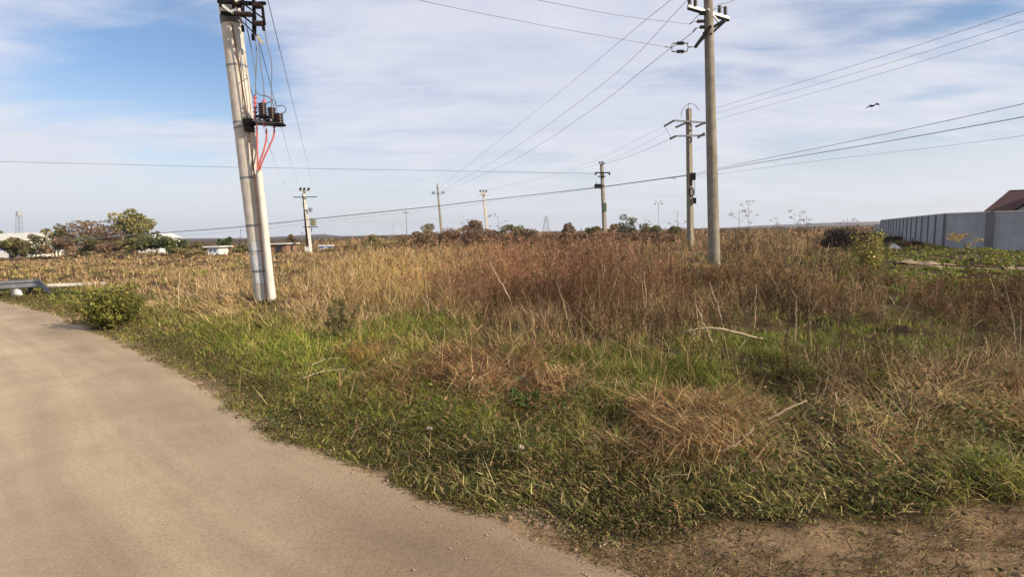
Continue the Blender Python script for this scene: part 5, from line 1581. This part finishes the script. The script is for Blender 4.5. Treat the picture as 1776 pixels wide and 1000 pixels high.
# ------------------------------------------------------------------ wires
def wire(pts, label, r=0.012, sag=0.0, name='overhead_wire', k=10, group=None):
    """pts: points or (u, v, Y)"""
    w = [at(*p_) if isinstance(p_, tuple) else Vector(p_) for p_ in pts]
    if len(w) == 2:
        a, b_ = w
        w = [a + (b_ - a) * t - Vector((0, 0, sag * 4 * t * (1 - t))) for t in np.linspace(0, 1, 24)]
    else:
        w = curve(w, k)
    o = MB().tube(w, r, 5).build(name, M['wire'], origin=w[0])
    return tag(o, label, 'wire', group)


# leaning pole to transformer pole
wire([(463, -6, D1 - .4), (537, 300, D7 - 4), (541, 327, D7 - .25)], 'wire running down beyond the red cables to the transformer pole, farthest out of three', .0075)
wire([(446, 60, D1 - .4), (508, 294, D7 - 5), (521, 325, D7 - .25)], 'wire from the leaning pole switch to the transformer pole, middle of three', .0075)
wire([(427, 130, D1 - .35), (484, 300, D7 - 6), (509, 341, D7 - .25)], 'wire from the leaning pole to the lower transformer pole crossarm', .0075)
# near span between the leaning pole and the round pole
wire([(640, -26, D1 + 2.2), (720, -1, D1 + 2.8), (940, 44, D2 - 3.2), (1154, 81.5, D2 - .4)], 'sagging wire ending at the double strain insulator', .0075)
wire([(820, -22, D1 + 3.3), (930, 0, D1 + 4.2), (1080, 28, D2 - 2), (1196, 42, D2 - .38)], 'sagging wire ending at the upper strain clamp of the round pole', .0075)
wire([(1206, -6, D2 - .35), (1160, 3, D2 + 1.5), (980, 152, D6 - 30), (860, 248, D6 - 12), (752, 333, D6 - .2)], 'upper wire of the three descending from the round pole to the pin topped pole', .012)
wire([(1209, -3, D2 - .35), (1188, 5, D2 + .5), (1050, 142, D2 + 18), (880, 265, D6 - 20), (760, 334, D6 - .2)], 'middle wire of the three descending from the round pole to the pin topped pole', .012)
wire([(1160, 86, D2 - .4), (1020, 195, D2 + 20), (890, 278, D6 - 22), (770, 333, D6 - .2)], 'lower wire of the three descending from the yoke to the pin topped pole', .012)
# steel crossarm pole to the far side and back toward the camera's right
wire([(1227, 192, D3 - .4), (1500, 108, 26), (1900, -22, 16)], 'top wire of the three rising past the round pole', .009)
wire([(1236, 198, D3 - .5), (1500, 122, 26), (1900, -2, 16)], 'second wire of the three rising past the round pole', .0075)
wire([(1223, 213, D3 - .4), (1500, 136, 26), (1900, 12, 16)], 'third and lowest wire of the three rising past the round pole', .0075)
wire([(1152, 219, D3 - .6), (1000, 290, 70), (840, 331, D5 - .25)], 'faint wire from the outer strain insulator to the short white topped pole', .0075)
wire([(1172, 221, D3 - .6), (1030, 287, 68), (843, 331, D5 - .25)], 'faint wire from the inner strain insulator to the short white topped pole', .0075)
wire([(1162, 241, D3 - .6), (1100, 268, 50), (1047, 285, D4)], 'faint wire from the lower crossarm to the slim equipment pole', .013)
# low service cables across the field
wire([(-60, 279, 42), (200, 285, 48), (410, 290, 52), (820, 297, 58), (1033, 301, D4 - .25)], 'long thin wire crossing level behind the leaning pole', .018)
wire([(100, 418, 55), (290, 403, 55), (420, 393, 55), (560, 378, 55), (760, 357, 55), (840, 347.5, 55), (1036, 325, D4 - 2), (1200, 303, D3 - .3)], 'thick black service cable crossing the whole field', .042, name='service_cable')
wire([(140, 421, 58), (420, 400, 58), (560, 384, 58), (760, 362, 58), (860, 350, 58), (1038, 326, D4 - 1.5)], 'thin line hanging just under the thick service cable', .0075)
wire([(1203, 302, D3 - .3), (1250, 291, 36), (1500, 240, 27), (1780, 179, 20), (1900, 150, 18)], 'upper service cable continuing past the round pole above the wall', .013, name='service_cable')
wire([(1204, 305, D3 - .3), (1260, 292, 36), (1500, 252, 27), (1780, 202, 20), (1900, 180, 18)], 'lower service cable continuing past the round pole above the wall', .017, name='service_cable')
wire([(1206, 308, D3 - .3), (1400, 281, 36), (1600, 258, 30), (1900, 219, 24)], 'faint lowest line beneath the two service cables', .008)


# ------------------------------------------------------------------ wall
def wall():
    P = on(1713, 437.5); Q = on(1637, 431)
    P.z = Q.z = 0
    far_dir = Vector((.525, .851, 0))
    front = Vector((math.sin(R(128)), math.cos(R(128)), 0))
    t = thing('concrete_wall', P, 'long grey precast concrete wall with posts receding into the field', 'wall')
    Hh = 2.08

    def panel(a, b_, h=Hh, posts=True, th=.10, m='wall'):
        d = (b_ - a); L_ = d.length; d.normalize()
        n = Vector((-d.y, d.x, 0))
        c = (a + b_) / 2
        mb = MB()
        for k in range(4):
            z0, z1 = -.1 + k * (h + .1) / 4, -.1 + (k + 1) * (h + .1) / 4 - .006
            mb.box((c.x, c.y, (z0 + z1) / 2), (L_ - .16, th, z1 - z0), math.atan2(d.y, d.x))
        mb.build('panel', M[m], t)
        MB().box((c.x, c.y, h + .03), (L_ - .17, th + .06, .07), math.atan2(d.y, d.x)).build('coping', M['pale'], t)
    dP = mat('dark_post_concrete', (.155, .155, .16), .9, var=.25, scale=2)

    def post(p_, rz, h=Hh + .03, w=.20):
        MB().box((p_.x, p_.y, (h - .1) / 2), (w, w * 1.2, h + .1), rz).build('post', dP, t, bevel=.012)
    post(P, math.atan2(front.y, front.x), Hh + .05, .34)
    panel(P, Q)
    post(Q, math.atan2(far_dir.y, far_dir.x))
    a = Q
    for i in range(16):
        b_ = Q + far_dir * 3.0 * (i + 1)
        panel(a, b_); post(b_, math.atan2(far_dir.y, far_dir.x))
        a = b_
    # lower darker stretch at the far end
    b_ = a + far_dir * 14
    panel(a, b_, 1.5, m='wall')
    a = P
    for i in range(3):
        b_ = P + front * 2.6 * (i + 1)
        panel(a, b_); post(b_, math.atan2(front.y, front.x))
        a = b_


wall()


# ------------------------------------------------------------------ house behind the wall
def house():
    # turned so that its front faces the camera; far enough back for a full storey to hide behind the wall
    az = math.atan2(1708 - 888, FPX)
    D = 92.0
    ex, ey = Vector((math.cos(az), -math.sin(az), 0)), Vector((math.sin(az), math.cos(az), 0))
    Yc = D * math.cos(az)
    o_ = at(1708, 366, Yc)
    ez = o_.z
    o_.z = 0.0
    pk = at(1750, 333, Yc)
    rise = pk.z - ez + .25
    hip = (Vector((pk.x, pk.y, 0)) - o_).dot(ex) + .1
    t = thing('house', o_ + ex * 8 + ey * 4, 'low house with dark red tiled roof behind the concrete wall', 'house')
    L_ = lambda x, y, z: o_ + ex * x + ey * y + Vector((0, 0, z))
    ax = (ex, ey, Vector((0, 0, 1)))
    W, Dp, ov = 16.0, 8.0, .5
    MB().box(L_(ov + W / 2, ov + Dp / 2, ez / 2 - .05), (W, Dp, ez + .1), ax=ax).build('wall', M['plaster'], t)
    a, b_, c, d = L_(0, 0, ez), L_(W + 2 * ov, 0, ez), L_(W + 2 * ov, Dp + 2 * ov, ez), L_(0, Dp + 2 * ov, ez)
    r0, r1 = L_(hip, Dp / 2 + ov, ez + rise), L_(W - hip, Dp / 2 + ov, ez + rise)
    mb = MB()
    mb.face(a, b_, r1, r0).face(b_, c, r1).face(c, d, r0, r1).face(d, a, r0)
    lo = [q - Vector((0, 0, .16)) for q in (a, b_, c, d)]
    mb.face(*lo[::-1]).face(a, lo[0], lo[1], b_).face(b_, lo[1], lo[2], c).face(c, lo[2], lo[3], d).face(d, lo[3], lo[0], a)
    mb.build('roof', M['roofred'], t)
    MB().tube([r0, r1], .10, 8).tube([a, r0], .08, 8).build('ridge_cap', M['roofred'], t)
    gx = hip + .35
    gw, gh = 5.6, rise * .92
    g0, g1, ap = L_(gx, -1.6, ez - .05), L_(gx + gw, -1.6, ez - .05), L_(gx + gw / 2, -1.6, ez + gh)
    MB().prism([L_(gx + .4, -1.3, 0), L_(gx + gw - .4, -1.3, 0), L_(gx + gw - .4, -1.3, ez - .02), L_(gx + gw / 2, -1.3, ez + gh - .36), L_(gx + .4, -1.3, ez - .02)], ey * 1.75).build('gable', M['plaster'], t)
    rf = MB()
    n = Vector((0, 0, .14))
    for q in (g0, g1):
        rf.prism([q, ap, ap + n, q + n], ey * 5.0)
    rf.build('gable_roof', M['roofred'], t)
    MB().box(L_(gx + gw / 2, -1.33, ez - .6), (1.2, .06, 1.0), ax=ax).build('window', M['glass'], t)
    MB().box(L_(1.6, ov - .03, ez - .75), (.9, .06, .9), ax=ax).build('window', M['glass'], t)
    MB().box(L_(hip + 5, Dp / 2 + 1.4, ez + rise), (.7, .7, 1.4), ax=ax).build('chimney', M['brick'], t)


house()

# ------------------------------------------------------------------ low rail, rubbish
a, b_ = on(1548, 463), on(1738, 471)
t = thing('low_rail', (a + b_) / 2, 'low dark pipe rail across the green grass before the wall', 'rail')
up = Vector((0, 0, .13))
MB().tube([a + up, (a + b_) / 2 + up, b_ + up], .022, 8).build('pipe', M['rust'], t)
for f in (0.02, 1.0):
    q = a + (b_ - a) * f
    MB().bar(q - Vector((0, 0, .05)), q + up * 1.15, .06, .06).build('post', M['dark'], t)
# pale dirt track beside the rail
mbt = MB()
us = np.linspace(1555, 1990, 60)
for i, u_ in enumerate(us):
    va = np.interp(u_, [1555, 1620, 1700, 1776, 2000], [461, 464, 467, 470.5, 484])
    vb_ = np.interp(u_, [1555, 1620, 1700, 1776, 2000], [457.5, 458.5, 460, 462, 472])
    for k in range(6):
        q = gnd(u_, va + (vb_ - va) * k / 5)
        mbt.v.append(Vector((q.x, q.y, hz(q.x, q.y) + .035)))
for i in range(59):
    for k in range(5):
        a_ = i * 6 + k
        mbt.f.append((a_, a_ + 6, a_ + 7, a_ + 1))
tag(mbt.build('dirt_path', mat('track_dust', (.30, .225, .14), .95, var=.4, scale=2)), 'pale dirt track beside the low rail', 'path', kind='structure')


def scrap(name, u, v, s, m, label, cat, lift=0.0, flat=.35):
    b = on(u, v) + Vector((0, 0, lift))
    n = 11
    pts = []
    mb = MB()
    ring = []
    for lv, (r, z) in enumerate(((1.0, 0.0), (.85, .5), (.35, 1.0))):
        for i in range(n):
            a_ = 2 * math.pi * i / n
            q = r * random.uniform(.7, 1.15)
            mb.v.append(b + Vector((math.cos(a_) * q * s, math.sin(a_) * q * s * .8, s * flat * z * random.uniform(.7, 1.2))))
    for lv in range(2):
        for i in range(n):
            mb.f.append((lv * n + i, lv * n + (i + 1) % n, (lv + 1) * n + (i + 1) % n, (lv + 1) * n + i))
    mb.f.append(tuple(range(2 * n, 3 * n)))
    mb.f.append(tuple(range(n))[::-1])
    o = mb.build(name, m, origin=b)
    return tag(o, label, cat)


scrap('litter_scrap', 904, 800, .03, M['scrap'], 'pale torn scrap lying in the lodged grass', 'litter', .10, .7)
scrap('plastic_bag', 908, 662, .04, M['paper'], 'crumpled white plastic bag on top of the brown hay heap', 'bag', .05, .6)
scrap('litter_scrap', 745, 762, .03, M['scrap'], 'small pinkish pale scrap in the verge grass', 'litter', .09, .5)
scrap('rubbish_heap', 1551, 437, .5, M['pale'], 'white rubbish heap dumped below the wall', 'rubbish', 0, .9)
scrap('rubbish_slab', 1574, 433, .42, M['pale'], 'flat pale slab lying beside the rubbish heap', 'rubbish', 0, .2)
for (u, v, s, lb) in ((640, 808, .018, 'larger white pebble at the road edge'), (652, 814, .014, 'smaller white pebble just beside the larger one'), (720, 835, .012, 'grey pebble on the road near the dusty verge'), (241, 832, .015, 'lone dark pebble in the middle of the road'), (1190, 922, .03, 'dark clod on the bare soil by the road')):
    scrap('pebble', u, v, s, M['stone'] if 'dark' not in lb else M['stickd'], lb, 'stone', .0, .8)

# ------------------------------------------------------------------ guardrail
g_a, g_b = on(-80, 521), on(72, 512)
gd = (g_b - g_a).normalized()
gt = thing('guardrail', g_b, 'grey steel crash barrier bending to the ground at the road edge', 'guardrail')
gn = Vector((gd.y, -gd.x, 0))
topz = 0.50


def rail_sheet(pts, m, name):
    prof = [(0.0, .12), (.04, .095), (.04, .05), (0.0, .016), (0.0, -.016), (.04, -.05), (.04, -.095), (0.0, -.12)]
    mb = MB()
    n = len(prof)
    for p_, f in pts:
        for (o_, z) in prof:
            mb.v.append(p_ + gn * o_ + Vector((0, 0, z * f)))
        for (o_, z) in prof[::-1]:
            mb.v.append(p_ + gn * (o_ - .006) + Vector((0, 0, z * f)))
    k = 2 * n
    for i in range(len(pts) - 1):
        for j in range(k):
            mb.f.append((i * k + j, i * k + (j + 1) % k, (i + 1) * k + (j + 1) % k, (i + 1) * k + j))
    mb.f.append(tuple(range(k))); mb.f.append(tuple((len(pts) - 1) * k + j for j in range(k))[::-1])
    return mb.build(name, m, gt)


z0 = hz(g_b.x, g_b.y)
rail_sheet([(g_a + Vector((0, 0, topz - .15)), 1), ((g_a + g_b) / 2 + Vector((0, 0, topz - .14)), 1), (g_b + Vector((0, 0, topz - .13)), 1)], M['steel'], 'rail')
g_c = on(91, 513)
rail_sheet([(g_b + Vector((0, 0, topz - .14)), .98), (g_b * .5 + g_c * .5 + Vector((0, 0, .20)), .8), (g_c + Vector((0, 0, -.02)), .6)], M['steel'], 'end_terminal')
for u in (-40, 22, 52):
    f = (u + 80) / 152.0
    q = g_a + (g_b - g_a) * f - gn * .06
    MB().bar(q - Vector((0, 0, .3)), q + Vector((0, 0, topz - .02)), .10, .07).build('post', M['steel'] if u != 52 else M['dark'], gt)
q = on(36, 514)
cp = thing('marker_post', q, 'leaning white concrete stub under the crash barrier', 'post')
MB().taper(q - Vector((0, 0, .1)), q + Vector((-.12, 0, .27)), .16, .14, .14, .12).build('stub', M['white'], cp, bevel=.02)
c0, c1 = on(84, 500), on(186, 497)
o = MB().bar(c0 + Vector((0, 0, .10)), c1 + Vector((0, 0, .12)), .12, .10).build('concrete_beam', M['pale'], origin=c0, bevel=.01)
tag(o, 'fallen pale concrete beam lying behind the crash barrier end', 'beam')

# ------------------------------------------------------------------ small buildings far behind the field
def hut(name, u0, u1, vb, vt, Y, wall_m, roof_m, label, dep=2.5, over=.25, door=None, win=None, pitch=0.0):
    a, b_ = at(u0, vb, Y), at(u1, vb, Y)
    zt = at((u0 + u1) / 2, vt, Y).z
    cx = (a.x + b_.x) / 2
    g = hz(cx, Y)
    w = b_.x - a.x
    t = thing(name, Vector((cx, Y + dep / 2, g)), label, 'building' if dep > 3 else 'cabin')
    MB().box((cx, Y + dep / 2, (zt + g) / 2 - .05), (w, dep, zt - g + .1)).build('wall', M[wall_m], t)
    if pitch:
        e = [Vector((cx - w / 2 - over, Y - over, zt)), Vector((cx + w / 2 + over, Y - over, zt)), Vector((cx + w / 2 + over, Y + dep / 2, zt + pitch)), Vector((cx - w / 2 - over, Y + dep / 2, zt + pitch))]
        f = [Vector((cx - w / 2 - over, Y + dep + over, zt)), Vector((cx + w / 2 + over, Y + dep + over, zt))]
        mb = MB().prism([e[0], e[3], f[0]], (w + 2 * over, 0, 0))
        mb.build('roof', M[roof_m], t)
    else:
        MB().box((cx, Y + dep / 2, zt + .08), (w + 2 * over, dep + 2 * over, .12)).build('roof', M[roof_m], t)
    hh = zt - g
    if door is not None:
        MB().box((cx + door * w, Y - .02, g + hh * .42), (min(.9, w * .35), .06, hh * .84)).build('door', M['glass'] if wall_m != 'blue' else M['white'], t)
    for x in (win or []):
        MB().box((cx + x * w, Y - .02, g + hh * .62), (min(1.0, w * .22), .05, hh * .3)).build('window', M['glass'] if wall_m != 'white' else M['blue'], t)
    return t


hut('long_building', -60, 42, 436, 418, 66, 'white', 'pale', 'long low cream building with shallow roof at the field end', 6, .3, .3, (-.35, -.1, .12), 1.0)
hut('white_building', 238, 276, 425, 413, 78, 'white', 'white', 'white roofed low building half hidden behind the hedge', 5, .3, None, (-.25, .2), .7)
hut('white_cabin', 361, 380, 444, 429, 58, 'white', 'white', 'small white cabin with blue window strip and overhanging roof', 2.0, .35, None, (-.2, .2))
hut('brick_shed', 466, 497, 436, 424, 60, 'brick', 'pale', 'low orange brick shed with flat pale roof', 3.0, .3, .1)
hut('blue_kiosk', 553, 572, 441, 427, 60, 'blue', 'white', 'small blue kiosk with white roof beside the transformer pole', 1.4, .08, .15)
hut('yellow_shed', 700, 716, 418, 413, 100, 'white', 'pale', 'tiny cream shed beneath the spiky willow bush', 3.2, .1, None, (0.1,))


# ------------------------------------------------------------------ birds
def bird(u, v, Y, span, label, tilt):
    c = at(u, v, Y)
    t = thing('bird', c, label, 'bird')
    ex = Vector((math.cos(tilt), 0, math.sin(tilt))); ey = Vector((0.25, 1, 0)).normalized(); ez = Vector((-math.sin(tilt), 0, math.cos(tilt)))
    s = span
    L_ = lambda x, y, z: c + ex * x * s + ey * y * 1.5 * s + ez * z * s
    MB().tube([L_(0, -.22, -.02), L_(0, -.17, 0), L_(0, -.08, 0), L_(0, .08, 0), L_(0, .2, 0), L_(0, .3, .0)], [s * .01, s * .035, s * .055, s * .05, s * .025, s * .012], 8).build('body', M['bird'], t, smooth=True)
    for sg in (-1, 1):
        mb = MB()
        top = [L_(sg * .03, -.07, .02), L_(sg * .22, -.12, .09), L_(sg * .38, -.06, .03), L_(sg * .52, .06, -.06), L_(sg * .36, .07, .0), L_(sg * .2, .08, .06), L_(sg * .03, .08, .01)]
        mb.prism(top, ez * (s * .03))
        mb.build('wing', M['bird'], t)


bird(1514, 184, 36, .95, 'dark bird gliding with bent wings in the open sky above the wall', R(-14) * -1)
bird(1168, 309.5, 40, .42, 'tiny dark bird flying just beside the steel crossarm pole', R(-15))


# ------------------------------------------------------------------ the air
def air():
    mb = MB()
    mb.box((0, 0, 32.0), (5400, 5400, 70.0))
    m = bpy.data.materials.new('thin_haze'); m.use_nodes = True
    N, L = m.node_tree.nodes, m.node_tree.links
    N.remove(N['Principled BSDF'])
    v = N.new('ShaderNodeVolumePrincipled')
    v.inputs['Color'].default_value = (0.80, 0.86, 0.95, 1)
    v.inputs['Density'].default_value = 0.00025
    v.inputs['Anisotropy'].default_value = 0.3
    L.new(v.outputs[0], N['Material Output'].inputs['Volume'])
    tag(mb.build('haze', m), 'thin pale haze over the whole field', 'haze', kind='stuff')


air()
